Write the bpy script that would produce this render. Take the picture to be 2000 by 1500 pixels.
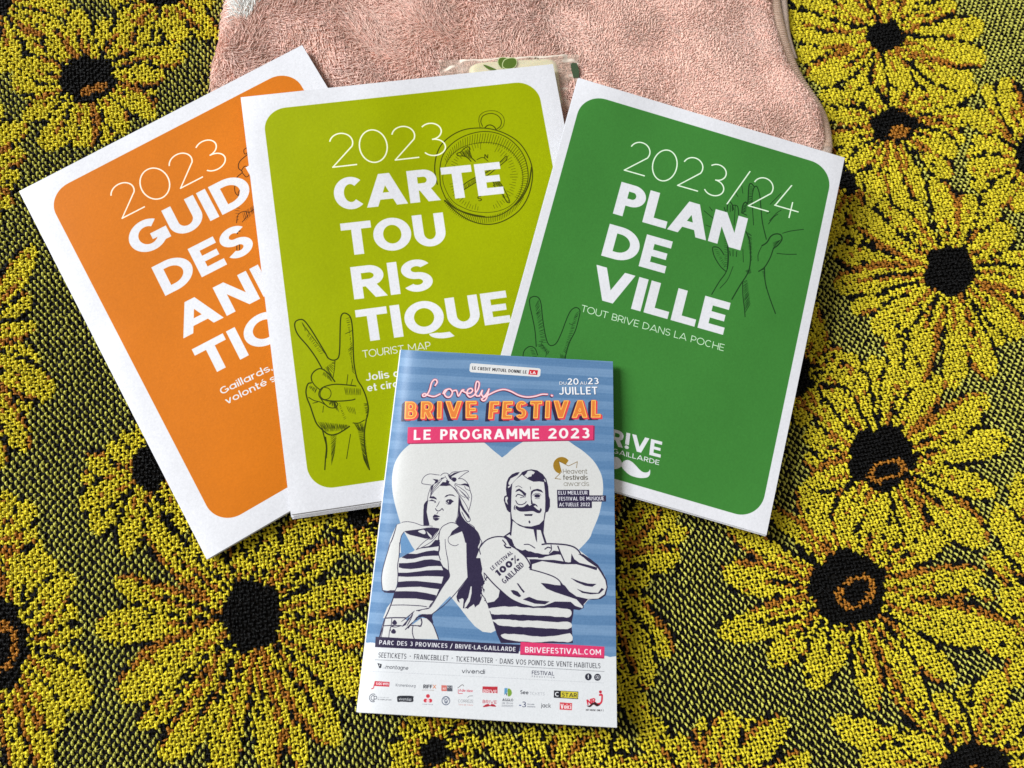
import bpy, math, random
import numpy as np
from mathutils import Matrix, Vector
random.seed(7); rng = np.random.default_rng(7)
for o in list(bpy.data.objects): bpy.data.objects.remove(o)
sc = bpy.context.scene; COL = sc.collection

# ------------------------------------------------------------------ camera, light, exposure
CAM_H = 0.34
PITCH, ROLL, FOCAL = 0.218, -0.075, 1500.0
cp, sp, cr, sr = math.cos(PITCH), math.sin(PITCH), math.cos(ROLL), math.sin(ROLL)
RX = np.array([[1,0,0],[0,cp,-sp],[0,sp,cp]]); RY = np.array([[cr,0,sr],[0,1,0],[-sr,0,cr]])
RC = RX @ RY
cam_d = bpy.data.cameras.new('camera'); cam = bpy.data.objects.new('camera', cam_d); COL.objects.link(cam)
M = Matrix([list(r) + [0] for r in RC] + [[0,0,0,1]]); M.translation = Vector((0,0,CAM_H)); cam.matrix_world = M
cam_d.sensor_width = 36; cam_d.lens = 36*FOCAL/2000; cam_d.clip_start = 0.01; cam_d.clip_end = 50
cam_d.dof.use_dof = True; cam_d.dof.focus_distance = .345; cam_d.dof.aperture_fstop = 13
sc.camera = cam
sc.view_settings.view_transform = 'Standard'; sc.view_settings.look = 'None'
sc.view_settings.exposure = 0; sc.view_settings.gamma = 1
w = bpy.data.worlds.new('World'); sc.world = w; w.use_nodes = True
bg = w.node_tree.nodes['Background']; bg.inputs[0].default_value = (1.0, 0.94, 0.87, 1); bg.inputs[1].default_value = 0.29
def area(name, loc, target, sx, sy, power, col):
    d = bpy.data.lights.new(name, 'AREA'); d.shape = 'RECTANGLE'; d.size = sx; d.size_y = sy; d.energy = power; d.color = col
    o = bpy.data.objects.new(name, d); COL.objects.link(o); o.location = loc
    o.rotation_euler = (Vector(target) - Vector(loc)).to_track_quat('-Z', 'Y').to_euler(); return o
area('window_light', (-3.0, 1.25, 2.30), (0, 0.05, 0), 1.35, 1.9, 244, (0.93, 0.965, 1.0))

# ------------------------------------------------------------------ helpers
def unproj(p, z=0.0):
    """photo point(s) (2000 x 1500) -> the point at height z that the lens saw there"""
    p = np.atleast_2d(np.asarray(p, float)); z = np.broadcast_to(np.asarray(z, float), (len(p),))
    d = np.stack([(p[:,0]-1000)/FOCAL, -(p[:,1]-750)/FOCAL, -np.ones(len(p))], 1) @ RC.T
    t = (z - CAM_H)/d[:,2]
    return np.stack([d[:,0]*t, d[:,1]*t, z], 1)
def project(P):
    c = (np.asarray(P, float) - [0,0,CAM_H]) @ RC
    return np.stack([1000 + FOCAL*c[:,0]/-c[:,2], 750 - FOCAL*c[:,1]/-c[:,2]], 1)
def homog(src, dst):
    A = []
    for (x,y),(u,v) in zip(src, dst):
        A.append([x,y,1,0,0,0,-u*x,-u*y,-u]); A.append([0,0,0,x,y,1,-v*x,-v*y,-v])
    return np.linalg.svd(np.array(A))[2][-1].reshape(3,3)
def aph(Hm, p):
    p = np.atleast_2d(np.asarray(p, float)); q = np.c_[p, np.ones(len(p))] @ Hm.T
    return q[:,:2]/q[:,2:]
def cat(pts, n=6, closed=False):
    """smooth curve through the points"""
    P = np.asarray(pts, float)
    if len(P) < 3: return P
    Q = np.vstack([P[-1:], P, P[:2]]) if closed else np.vstack([2*P[0]-P[1], P, 2*P[-1]-P[-2]])
    out = []
    for i in range(1, len(Q)-2):
        a,b,c,d = Q[i-1],Q[i],Q[i+1],Q[i+2]
        for t in np.arange(n)/n:
            out.append(0.5*((2*b)+(c-a)*t+(2*a-5*b+4*c-d)*t*t+(3*b-a-3*c+d)*t**3))
    if not closed: out.append(P[-1])
    return np.array(out)
def s2l(c): 
    c = np.asarray(c, float)/255; return np.where(c <= .04045, c/12.92, ((c+.055)/1.055)**2.4)

# ------------------------------------------------------------------ print: a small rasteriser for the ink on the paper
class Canvas:
    def __init__(s, w, h, col): s.w, s.h = w, h; s.a = np.empty((h, w, 3), np.float32); s.a[:] = np.array(col)/255
    def _blend(s, x0, y0, cov, col, al=1.0):
        h, w = cov.shape; X0, Y0 = max(x0,0), max(y0,0); X1, Y1 = min(x0+w, s.w), min(y0+h, s.h)
        if X1 <= X0 or Y1 <= Y0: return
        c = (cov[Y0-y0:Y1-y0, X0-x0:X1-x0]*al)[..., None]; r = s.a[Y0:Y1, X0:X1]
        s.a[Y0:Y1, X0:X1] = r*(1-c) + c*(np.array(col, np.float32)/255)
    def fill(s, polys, col, al=1.0, inner=None):
        if len(polys) and np.ndim(polys[0]) == 1: polys = [polys]
        polys = [np.asarray(p, float) for p in polys]
        al_pts = np.vstack(polys); x0, y0 = np.floor(al_pts.min(0)).astype(int)-1; x1, y1 = np.ceil(al_pts.max(0)).astype(int)+2
        x0, y0, x1, y1 = max(x0,-2), max(y0,-2), min(x1, s.w+2), min(y1, s.h+2)
        if x1 <= x0 or y1 <= y0: return
        buf = np.zeros((y1-y0, x1-x0), np.float32); xs = np.arange(x0, x1)
        for P in polys:
            Q = np.roll(P, -1, 0); acc = np.zeros_like(buf); SUB = 4
            ya, yb = max(int(P[:,1].min())-1, y0), min(int(P[:,1].max())+2, y1)
            for r in range(ya, yb):
                for k in range(SUB):
                    y = r + (k+.5)/SUB; m = (P[:,1] <= y) != (Q[:,1] <= y)
                    if not m.any(): continue
                    X = np.sort(P[m,0] + (y-P[m,1])/(Q[m,1]-P[m,1])*(Q[m,0]-P[m,0]))
                    row = acc[r-y0]
                    for i in range(0, len(X)-1, 2):
                        i0 = max(int(X[i])-x0-1, 0); i1 = min(int(X[i+1])-x0+2, len(xs))
                        if i1 > i0: row[i0:i1] += (np.clip(X[i+1]-xs[i0:i1], 0, 1) - np.clip(X[i]-xs[i0:i1], 0, 1))/SUB
            np.maximum(buf, acc, out=buf)
        s._blend(x0, y0, np.clip(buf, 0, 1), col, al)
        if inner:
            e = np.clip(buf, 0, 1)
            for _ in range(inner[0]):
                p_ = np.pad(e, 1); e = np.minimum.reduce([p_[1:-1,1:-1], p_[:-2,1:-1], p_[2:,1:-1], p_[1:-1,:-2], p_[1:-1,2:]])
            s._blend(x0, y0, e, inner[1], al)
    def stroke(s, P, wd, col, al=1.0, taper=False):
        P = np.asarray(P, float)
        if len(P) < 2: return
        m = wd/2+2; x0, y0 = np.floor(P.min(0)-m).astype(int); x1, y1 = np.ceil(P.max(0)+m).astype(int)
        x0, y0, x1, y1 = max(x0,-3), max(y0,-3), min(x1, s.w+3), min(y1, s.h+3)
        if x1 <= x0 or y1 <= y0: return
        buf = np.zeros((y1-y0, x1-x0), np.float32); n = len(P)-1
        for i in range(n):
            a, b = P[i], P[i+1]; wv = wd/2
            if taper: t = (i+.5)/n; wv *= .35+.65*math.sin(math.pi*min(max(t,.04),.96))**.7
            ax, ay = max(int(min(a[0],b[0])-m)-x0, 0), max(int(min(a[1],b[1])-m)-y0, 0)
            bx, by = min(int(max(a[0],b[0])+m)+1-x0, x1-x0), min(int(max(a[1],b[1])+m)+1-y0, y1-y0)
            if bx <= ax or by <= ay: continue
            X = np.arange(ax, bx)+x0+.5; Y = (np.arange(ay, by)+y0+.5)[:,None]; d = b-a; L = d@d+1e-9
            t = np.clip(((X-a[0])*d[0]+(Y-a[1])*d[1])/L, 0, 1)
            D = np.sqrt((X-a[0]-t*d[0])**2+(Y-a[1]-t*d[1])**2)
            sub = buf[ay:by, ax:bx]; np.maximum(sub, np.clip(wv+.5-D, 0, 1)*min(1, 2*wv+.2), out=sub)
        s._blend(x0, y0, buf, col, al)

# ---- geometric sans lettering, one stroke skeleton for every weight; cap height 1, baseline 0
def glyph(ch, wx, wy):
    out = []; R = lambda a,b,c,d: out.append([(a,b),(c,b),(c,d),(a,d)])
    def ring(cx, cy, rx, ry, a0, a1, px=None, py=None):
        px = wx if px is None else px; py = wy if py is None else py
        n = max(4, int(abs(a1-a0)/9)); A = np.radians(np.linspace(a0, a1, n+1))
        o = np.c_[cx+rx*np.cos(A), cy+ry*np.sin(A)]; i = np.c_[cx+(rx-px)*np.cos(A), cy+(ry-py)*np.sin(A)]
        out.append(np.vstack([o, i[::-1]]))
    def dg(xa, ya, xb, yb, h): out.append([(xa-h/2,ya),(xa+h/2,ya),(xb+h/2,yb),(xb-h/2,yb)])
    def bowl(x0, y0, x1, y1, k=1.0):
        ry = (y1-y0)/2; rx = min(ry*k, (x1-x0)*.8); c = x1-rx
        R(x0, y1-wy, c+.03, y1); R(x0, y0, c+.03, y0+wy); ring(c, y0+ry, rx, ry, -90, 90)
    h = wx*1.12; x = .73
    if ch == ' ': return .30, out
    if ch in 'AÀ': W=.86+wx*.5; dg(h/2,0,W/2,1,h); dg(W-h/2,0,W/2,1,h); R(W*.22,.2,W*.78,.2+wy*.95)
    elif ch == 'B': W=.58+wx*.5; R(0,0,wx,1); m=.5+wy/2; bowl(0,1-m,W*.94,1); bowl(0,0,W,m)
    elif ch == 'C': W=.78+wx*.05; ring(W/2,.5,W/2,.5,48,312)
    elif ch == 'D': W=.72+wx*.4; R(0,0,wx,1); bowl(0,0,W,1)
    elif ch in 'EÉ':
        W=.52+wx*.45; R(0,0,wx,1); R(0,0,W,wy); R(0,1-wy,W,1); R(0,.5-wy*.45,W*.92,.5+wy*.45)
        if ch == 'É': dg(W*.45,1.08,W*.62,1.26,wx)
    elif ch == 'F': W=.50+wx*.45; R(0,0,wx,1); R(0,1-wy,W,1); R(0,.46-wy*.45,W*.9,.46+wy*.45)
    elif ch == 'G': W=.82+wx*.2; ring(W/2,.5,W/2,.5,48,330); R(W-wx,.14,W,.52); R(W*.56,.52-wy*.9,W,.52)
    elif ch == 'H': W=.70+wx*.3; R(0,0,wx,1); R(W-wx,0,W,1); R(0,.5-wy/2,W,.5+wy/2)
    elif ch == 'I': W=wx; R(0,0,wx,1)
    elif ch == 'J': W=.46+wx*.4; R(W-wx,.35,W,1); ring(W-.3-wx*.2,.32,.3+wx*.2,.32,-150,0)
    elif ch == 'K': W=.66+wx*.4; R(0,0,wx,1); dg(wx*.5,.36,W-h/2,1,h*1.1); dg(W-h/2,0,wx*1.1,.62,h*1.1)
    elif ch == 'L': W=.48+wx*.45; R(0,0,wx,1); R(0,0,W,wy)
    elif ch == 'M': W=.86+wx*.5; R(0,0,wx,1); R(W-wx,0,W,1); dg(W/2,.28,wx*.55,1,h); dg(W/2,.28,W-wx*.55,1,h)
    elif ch == 'N': W=.70+wx*.5; R(0,0,wx,1); R(W-wx,0,W,1); dg(W-wx*.6,0,wx*.6,1,h*1.1)
    elif ch == 'O': W=.88+wx*.2; ring(W/2,.5,W/2,.51,0,360)
    elif ch == 'P': W=.56+wx*.5; R(0,0,wx,1); bowl(0,.36-wy*.1,W,1)
    elif ch == 'Q': W=.88+wx*.2; ring(W/2,.5,W/2,.51,0,360); ring(W*.98,-.02,W*.42,.20,180,300,wx*.9,wy*.8)
    elif ch == 'R': W=.60+wx*.5; R(0,0,wx,1); bowl(0,.38-wy*.1,W*.97,1); dg(W-h*.5,0,W*.5,.46,h*1.1)
    elif ch in 'Ss':
        W=.56+wx*.4; wy=wy*.94; T=1 if ch=='S' else x; r=(T+wy)/4; ring(W/2,T-r,W/2,r,28,273); ring(W/2,r,W/2,r,-152,93)
        if ch=='s': W=W
    elif ch == 'T': W=.62+wx*.5; R(W/2-wx/2,0,W/2+wx/2,1); R(0,1-wy,W,1)
    elif ch == 'U': W=.68+wx*.4; r=W/2; R(0,.40,wx,1); R(W-wx,.40,W,1); ring(r,.42,r,.43,180,360)
    elif ch == 'V': W=.84+wx*.5; dg(W/2,0,h/2,1,h); dg(W/2,0,W-h/2,1,h)
    elif ch == 'W': W=1.3+wx*.6; dg(W*.28,0,h/2,1,h); dg(W*.28,0,W/2,1,h); dg(W*.72,0,W/2,1,h); dg(W*.72,0,W-h/2,1,h)
    elif ch == 'X': W=.8+wx*.5; dg(h/2,0,W-h/2,1,h); dg(W-h/2,0,h/2,1,h)
    elif ch == 'Y': W=.8+wx*.5; R(W/2-wx/2,0,W/2+wx/2,.45); dg(W/2,.4,h/2,1,h); dg(W/2,.4,W-h/2,1,h)
    elif ch == 'Z': W=.66+wx*.3; R(0,0,W,wy); R(0,1-wy,W,1); dg(h/2,wy*.8,W-h/2,1-wy*.8,h)
    elif ch == '0': W=.72+wx*.2; ring(W/2,.5,W/2,.5,0,360)
    elif ch == '1': W=.34+wx*.4; R(W-wx,0,W,1); dg(wx*.5,.76,W-wx*.5,1,wx)
    elif ch == '2': W=.60+wx*.3; ry=.30; ring(W/2,1-ry,W/2,ry,-32,165); xx=W/2+(W/2-wx/2)*math.cos(math.radians(-32)); yy=1-ry+(ry-wy/2)*math.sin(math.radians(-32)); out.append([(0,wy*.7),(wx*1.3,wy*.7),(xx+wx*.42,yy-wy*.12),(xx-wx*.45,yy+wy*.45)]); R(0,0,W*1.02,wy)
    elif ch == '3': W=.60+wx*.3; r=(1+wy)/4; ring(W/2-.02,1-r,W/2-.02,r,-90,140); ring(W/2,r,W/2,r,-150,90); 
    elif ch == '4': W=.72+wx*.3; R(0,.24,W,.24+wy); R(W*.66,0,W*.66+wx,.5); dg(wx*.6,.24,W*.5,1,wx*1.1)
    elif ch == '5': W=.6+wx*.3; R(.06,1-wy,W,1); R(.06,.5,.06+wx,1); ring(W/2,.31,W/2,.31,-150,120)
    elif ch == '6': W=.64+wx*.2; ring(W/2,.33,W/2,.33,0,360); dg(wx*.8,.4,W*.7,1,h)
    elif ch == '8': W=.62+wx*.2; r=(1+wy)/4; ring(W/2,1-r,W/2*.9,r,0,360); ring(W/2,r,W/2,r,0,360)
    elif ch == '%': W=.8; ring(.17,.8,.17,.17,0,360,wx*.6,wy*.6); ring(.63,.2,.17,.17,0,360,wx*.6,wy*.6); dg(.12,0,.68,1,wx*.5)
    elif ch == '/': W=.52; dg(.05,-.12,.47,1.06,wx*1.05)
    elif ch == '!': W=wx*1.1; ring(wx*.55,wx*.5,wx*.55,wx*.5,0,360,wx*.54,wx*.49); R(wx*.05,wx*1.25,wx*1.05,1)
    elif ch in '.': W=wx; R(0,0,wx,wy)
    elif ch == ',': W=wx; out.append([(0,wy),(wx,wy),(wx*.6,-wy*.8),(0,-wy*.8)])
    elif ch == '·': W=wx*1.1; R(0,.42,wx,.42+wy)
    elif ch == '-': W=.3; R(0,.38,.3,.38+wy)
    elif ch == ':': W=wx; R(0,0,wx,wy); R(0,.5,wx,.5+wy)
    elif ch in 'aàdqgpboeécö':
        W=.66+wx*.35; c=W/2; 
        if ch in 'eé':
            ring(c,x/2,c,x/2,0,322); R(wx*.5,x/2-wy*.42,W-wx*.2,x/2+wy*.42)
            if ch=='é': dg(W*.45,x+.08,W*.66,x+.28,wx)
        elif ch == 'c': ring(c,x/2,c,x/2,48,312); W*=.92
        else:
            ring(c,x/2,c,x/2,0,360)
            if ch in 'aà': R(W-wx,0,W,x)
            if ch == 'd': R(W-wx,0,W,1.06)
            if ch == 'b': R(0,0,wx,1.06)
            if ch == 'p': R(0,-.26,wx,x)
            if ch == 'q': R(W-wx,-.26,W,x)
            if ch == 'g': R(W-wx,0,W,x); ring(c,-.02,c,.25,-150,0)
    elif ch == 'l': W=wx; R(0,0,wx,1.06)
    elif ch == 'i': W=wx; R(0,0,wx,x); R(0,x+.12,wx,x+.12+wy)
    elif ch == 'j': W=wx+.08; R(W-wx,-.15,W,x); R(W-wx,x+.12,W,x+.12+wy); R(0,-.26,W-wx*.2,-.26+wy)
    elif ch in 'nhr':
        W=.56+wx*.4
        if ch == 'r': W=.36+wx*.4; R(0,0,wx,x); ring(W,x-.30,W-0.0,.30,95,180)
        else: R(0,0,wx,1.06 if ch=='h' else x); r=W/2; ring(r,x-.32,r,.32,0,180); R(W-wx,0,W,x-.31)
    elif ch == 'm': W=.95+wx*.5; R(0,0,wx,x); r=(W+wx)/4; ring(r,x-.28,r,.28,0,180); ring(W-r,x-.28,r,.28,0,180); R(W/2-wx/2,0,W/2+wx/2,x-.27); R(W-wx,0,W,x-.27)
    elif ch == 'u': W=.56+wx*.4; r=W/2; R(0,.31,wx,x); R(W-wx,0,W,x); ring(r,.32,r,.32,180,360)
    elif ch == 't': W=.36+wx*.3; R(W*.22,.1,W*.22+wx,.98); R(0,x-wy,W,x); R(W*.22,0,W,wy)
    elif ch == 'f': W=.36+wx*.3; R(W*.22,0,W*.22+wx,.9); R(0,x-wy,W,x); R(W*.22,1.06-wy,W,1.06)
    elif ch == 'v': W=.62+wx*.4; dg(W/2,0,h/2,x,h); dg(W/2,0,W-h/2,x,h)
    elif ch == 'w': W=.95+wx*.5; dg(W*.28,0,h/2,x,h); dg(W*.28,0,W/2,x,h); dg(W*.72,0,W/2,x,h); dg(W*.72,0,W-h/2,x,h)
    elif ch == 'y': W=.62+wx*.4; dg(W/2,0,h/2,x,h); dg(W*.3,-.26,W-h/2,x,h)
    elif ch == 'k': W=.56+wx*.4; R(0,0,wx,1.06); dg(wx*.5,.25,W-h/2,x,h); dg(W-h/2,0,wx*1.1,.44,h)
    elif ch == 'x': W=.6+wx*.3; dg(h/2,0,W-h/2,x,h); dg(W-h/2,0,h/2,x,h)
    elif ch == 'z': W=.52+wx*.3; R(0,0,W,wy); R(0,x-wy,W,x); dg(h/2,wy*.8,W-h/2,x-wy*.8,h)
    else: W=.5; ring(.25,.4,.25,.3,0,360)
    return W, out
KERN = {'CA':-.13,'RT':.03,'OU':-.01,'TO':-.05,'LA':-.02,'AN':-.01,'VI':.02,'GU':-.02,'AR':-.02}
def layout(s, wt, gap, ratio):
    wx = wt/ratio; wy = wt*(.78 if wt > .15 else 1); X = 0; res = []
    for i, ch in enumerate(s):
        W, ps = glyph(ch, wx, wy); res.append((X, ps)); X += W + gap + (KERN.get(s[i:i+2], 0) if gap < .12 else 0)
    return X-gap, res
def text(cv, T, s, p0, p1, cap, wt, col, gap=.10, al=1.0, up=None, shift=(0,0), grow=0, inner=None):
    """cap letters of height cap (photo px) with the baseline running p0 -> p1"""
    a, b = T(p0)[0], T(p1)[0]
    if up is None:
        loc = np.linalg.norm(T((p0[0], p0[1]-5))[0]-a)/5; upv = np.array([0,-1.0])*cap*loc
        d = b-a; n = np.array([d[1], -d[0]])/np.linalg.norm(d); upv = n*cap*loc
    else: upv = T(up)[0]-a
    H_ = np.linalg.norm(upv); L = np.linalg.norm(b-a); ratio = 1.0
    for _ in range(5):
        W, res = layout(s, wt, gap, ratio); ratio = L/(W*H_)
    ex = (b-a)/W
    for X, ps in res:
        if not ps: continue
        cv.fill([a + (np.asarray(q)[:,:1]+X)*ex + np.asarray(q)[:,1:]*upv + np.array(shift) for q in ps], col, al, inner=inner)
        if grow:
            for q in ps:
                Q = a + (np.asarray(q)[:,:1]+X)*ex + np.asarray(q)[:,1:]*upv + np.array(shift)
                cv.stroke(np.vstack([Q, Q[:1]]), grow*2, col, al)
def fbm(h, w, sy, sx, seed=0, octv=3):
    r = np.random.default_rng(seed); out = np.zeros((h, w), np.float32); amp = 1
    for o in range(octv):
        gy, gx = max(2, int(h/sy))+2, max(2, int(w/sx))+2; g = r.standard_normal((gy, gx)).astype(np.float32)
        yy = np.linspace(0, gy-1.001, h); xx = np.linspace(0, gx-1.001, w); yi, xi = yy.astype(int), xx.astype(int)
        fy, fx = (yy-yi)[:,None], (xx-xi)[None]; fy = fy*fy*(3-2*fy); fx = fx*fx*(3-2*fx)
        a = g[yi][:,xi]*(1-fx)+g[yi][:,xi+1]*fx; b = g[yi+1][:,xi]*(1-fx)+g[yi+1][:,xi+1]*fx
        out += amp*(a*(1-fy)+b*fy); amp *= .5; sy = max(sy/2, 1); sx = max(sx/2, 1)
    return out

# ------------------------------------------------------------------ the four sheets: corners in the photo (TL TR BR BL) and their heights
DOCS = {
 'orange': dict(px=[(38,373),(590,88),(989,752),(405,1092)], z=[.003,.0138,.0036,.0035]),
 'lime':   dict(px=[(470,190),(1080,125),(1229,907),(568,1005)], z=[.0150,.0182,.0042,.0055]),
 'green':  dict(px=[(1130,152),(1650,308),(1497,1045),(928,880)], z=[.0205,.0178,.0085,.0105]),
 'prog':   dict(px=[(783,683),(1197,706),(1205,1421),(698,1391)], z=[.0135,.0158,.0125,.0050])}
UNIT = [(0,0),(1,0),(1,1),(0,1)]
for d in DOCS.values():
    d['H'] = homog(d['px'], UNIT); d['Hi'] = homog(UNIT, d['px'])
def Zm(ox, oy, s):
    return lambda pts: [(ox + x/s, oy + y/s) for x, y in pts]
def make_T(k, w, h):
    Hm = DOCS[k]['H']; return lambda p: aph(Hm, p)*np.array([w, h])
def rrect(x0, y0, x1, y1, r, n=20):
    out = []
    for cx, cy, a in ((x1-r,y1-r,0),(x0+r,y1-r,90),(x0+r,y0+r,180),(x1-r,y0+r,270)):
        for t in np.linspace(a, a+90, n): out.append((cx+r*math.cos(math.radians(t)), cy+r*math.sin(math.radians(t))))
    return out
WHITE = (227,227,231)
class Art:
    """ink drawn in photo coordinates on one sheet"""
    def __init__(s, k, w, h, paper): s.cv = Canvas(w, h, paper); s.T = make_T(k, w, h); s.k = k; s.s = w/550.
    def poly(s, pts, col, al=1, sm=0): s.cv.fill(s.T(cat(pts, 6, True) if sm else pts), col, al)
    def line(s, pts, wd, col, sm=1, al=1, taper=False): s.cv.stroke(s.T(cat(pts) if sm else pts), wd*s.s, col, al, taper)
    def text(s, st, p0, p1, cap, wt, col, **k): text(s.cv, s.T, st, p0, p1, cap, wt, col, **k)
    def hatch(s, a0, a1, b0, b1, n, wd, col, jit=.25):
        r = random.Random(int(a0[0]*7+b1[1]*3+n))
        for i in range(n):
            t = (i+.5+r.uniform(-jit,jit))/n
            p = (a0[0]+(a1[0]-a0[0])*t, a0[1]+(a1[1]-a0[1])*t); q = (b0[0]+(b1[0]-b0[0])*t, b0[1]+(b1[1]-b0[1])*t)
            m = ((p[0]+q[0])/2+r.uniform(-.5,.5), (p[1]+q[1])/2+r.uniform(-.4,.4)); s.line([p,m,q], wd*r.uniform(.7,1.2), col, taper=True)
def panel(A, u0, v0, u1, v1, r, col):
    w, h = A.cv.w, A.cv.h; A.cv.fill(rrect(u0*w, v0*h, u1*w, v1*h, r*w), col)

def mottle(cv):
    cv.a *= 1 + (fbm(cv.h, cv.w, 260, 260, 3)*.010+fbm(cv.h, cv.w, 6, 6, 5)*.010+np.random.default_rng(2).normal(0, .012, (cv.h, cv.w)))[..., None].astype(np.float32)
# ---- lime tourist map
def art_lime():
    A = Art('lime', 1240, 1654, WHITE); panel(A, .062, .039, .938, .955, .072, (157,169,0)); K = (62,66,8)
    c = Zm(820,200,6.0)            # compass
    for pts, wd in (([(690,230),(700,160),(750,115),(820,98),(900,105),(965,150),(990,210),(975,280),(930,320)],1.0),
                    ([(695,235),(705,290),(730,305)],1.0),
                    ([(735,280),(715,225),(735,165),(790,135),(860,132),(925,165),(955,220),(945,275),(905,312)],1.5),
                    ([(760,300),(790,272),(830,265),(870,285),(895,320)],2.0),
                    ([(205,960),(175,800),(190,640),(250,500),(370,390),(520,320),(690,300),(850,315),(1010,370),(1150,460),(1250,590),(1310,740),(1318,900),(1270,1100),(1170,1260),(1020,1370),(860,1425),(700,1420),(540,1360),(400,1260),(290,1150)],1.9),
                    ([(240,960),(235,780),(270,620),(370,490),(520,395),(700,345),(860,350),(1010,405),(1130,500),(1220,630),(1265,790),(1262,930),(1200,1080),(1090,1220),(960,1310),(820,1345),(640,1330),(470,1270),(330,1160),(270,1050),(240,960)],1.6),
                    ([(300,735),(370,620),(490,530),(640,482),(800,470),(950,500),(1070,575),(1160,690),(1205,830),(1200,970),(1150,1110),(1060,1210),(930,1270),(780,1290),(620,1275),(490,1225),(400,1170),(320,1060),(268,900),(300,735)],1.0),
                    ([(1310,760),(1275,960),(1200,1110),(1120,1200)],2.6),([(290,1150),(430,1250),(600,1310),(760,1340)],2.4)):
        A.line(c(pts), wd, K)
    for t in np.linspace(0, 1, 58):               # hatching of the bezel, top and right
        a = math.radians(205+200*t); x0, y0 = 735+462*math.cos(a), 880+400*math.sin(a); x1, y1 = 748+512*math.cos(a), 858+505*math.sin(a)
        if y0 < 1120: A.line(c([(x0,y0),((x0+x1)/2+8,(y0+y1)/2),(x1+10,y1+12)]), .9, K, al=.9)
    for t in np.linspace(0, 1, 50):
        a = math.radians(28+118*t); x0, y0 = 750+500*math.cos(a), 850+485*math.sin(a); x1, y1 = 750+545*math.cos(a), 860+555*math.sin(a)
        A.line(c([(x0,y0),(x1-14,y1)]), .9, K, al=.9)
    for i, t in enumerate(np.linspace(0, 2*math.pi, 74)):
        r1 = 395 if i%6 else 410; r0 = 350-(25 if i%3 == 0 else 0)
        if (i//5)%4 != 3: A.line(c([(735+r0*math.cos(t), 875+r0*math.sin(t)),(737+r1*math.cos(t), 875+r1*math.sin(t))]), .8, K, 0, .8)
    A.line(c([(650,690),(600,640),(580,590),(582,540),(560,520),(515,545),(480,580),(435,600),(450,625),(520,630),(560,650),(600,690)]), 1.8, K)
    A.hatch(*c([(470,590),(580,540),(500,630),(620,670)]), 12, 1.0, K)
    A.line(c([(500,975),(560,930),(640,885),(760,830),(860,770),(960,680),(1010,630),(1022,650),(1000,690),(900,770),(800,850),(650,940),(505,1030)]), 1.6, K)
    A.hatch(*c([(505,980),(1000,650),(520,1030),(1015,665)]), 46, .8, K)
    A.line(c([(840,920),(940,940),(1050,1150),(1020,1165),(960,1070),(860,970)]), 1.6, K); A.line(c([(980,1080),(1020,1170),(1040,1150)]),1.2,K)
    A.hatch(*c([(840,915),(940,930),(870,975),(980,1000)]), 10, 1.0, K)
    A.line(c([(670,670),(740,645),(800,690)]), 1.4, K)
    A.text('N', c([(755,652)])[0], c([(800,655)])[0], 7.5, .22, K); A.text('S', c([(680,1160)])[0], c([(730,1155)])[0], 10, .2, K)
    for s, a, b in (('CARTE',(656,412),(985,378)),('TOU',(672,500),(874,477)),('RIS',(692,585),(848,566)),('TIQUE',(702,669),(998,629))):
        A.text(s, a, b, 64, .285, WHITE, gap=.075)
    A.text('2023', (649,328), (874,302), 67, .038, (246,246,225), gap=.115)
    A.text('TOURIST MAP', (709,699), (842,681), 14.5, .10, WHITE)
    A.text('Jolis', (716,744), (761,738), 15, .20, WHITE); A.text('coins à voir', (769,737), (880,722), 15, .20, WHITE)
    A.text('et circuits', (718,765), (812,751), 14.5, .20, WHITE)
    h = Zm(540,560,3.262)
    hand(A, h, (50,58,10)); 
    mottle(A.cv); return A.cv.a
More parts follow.
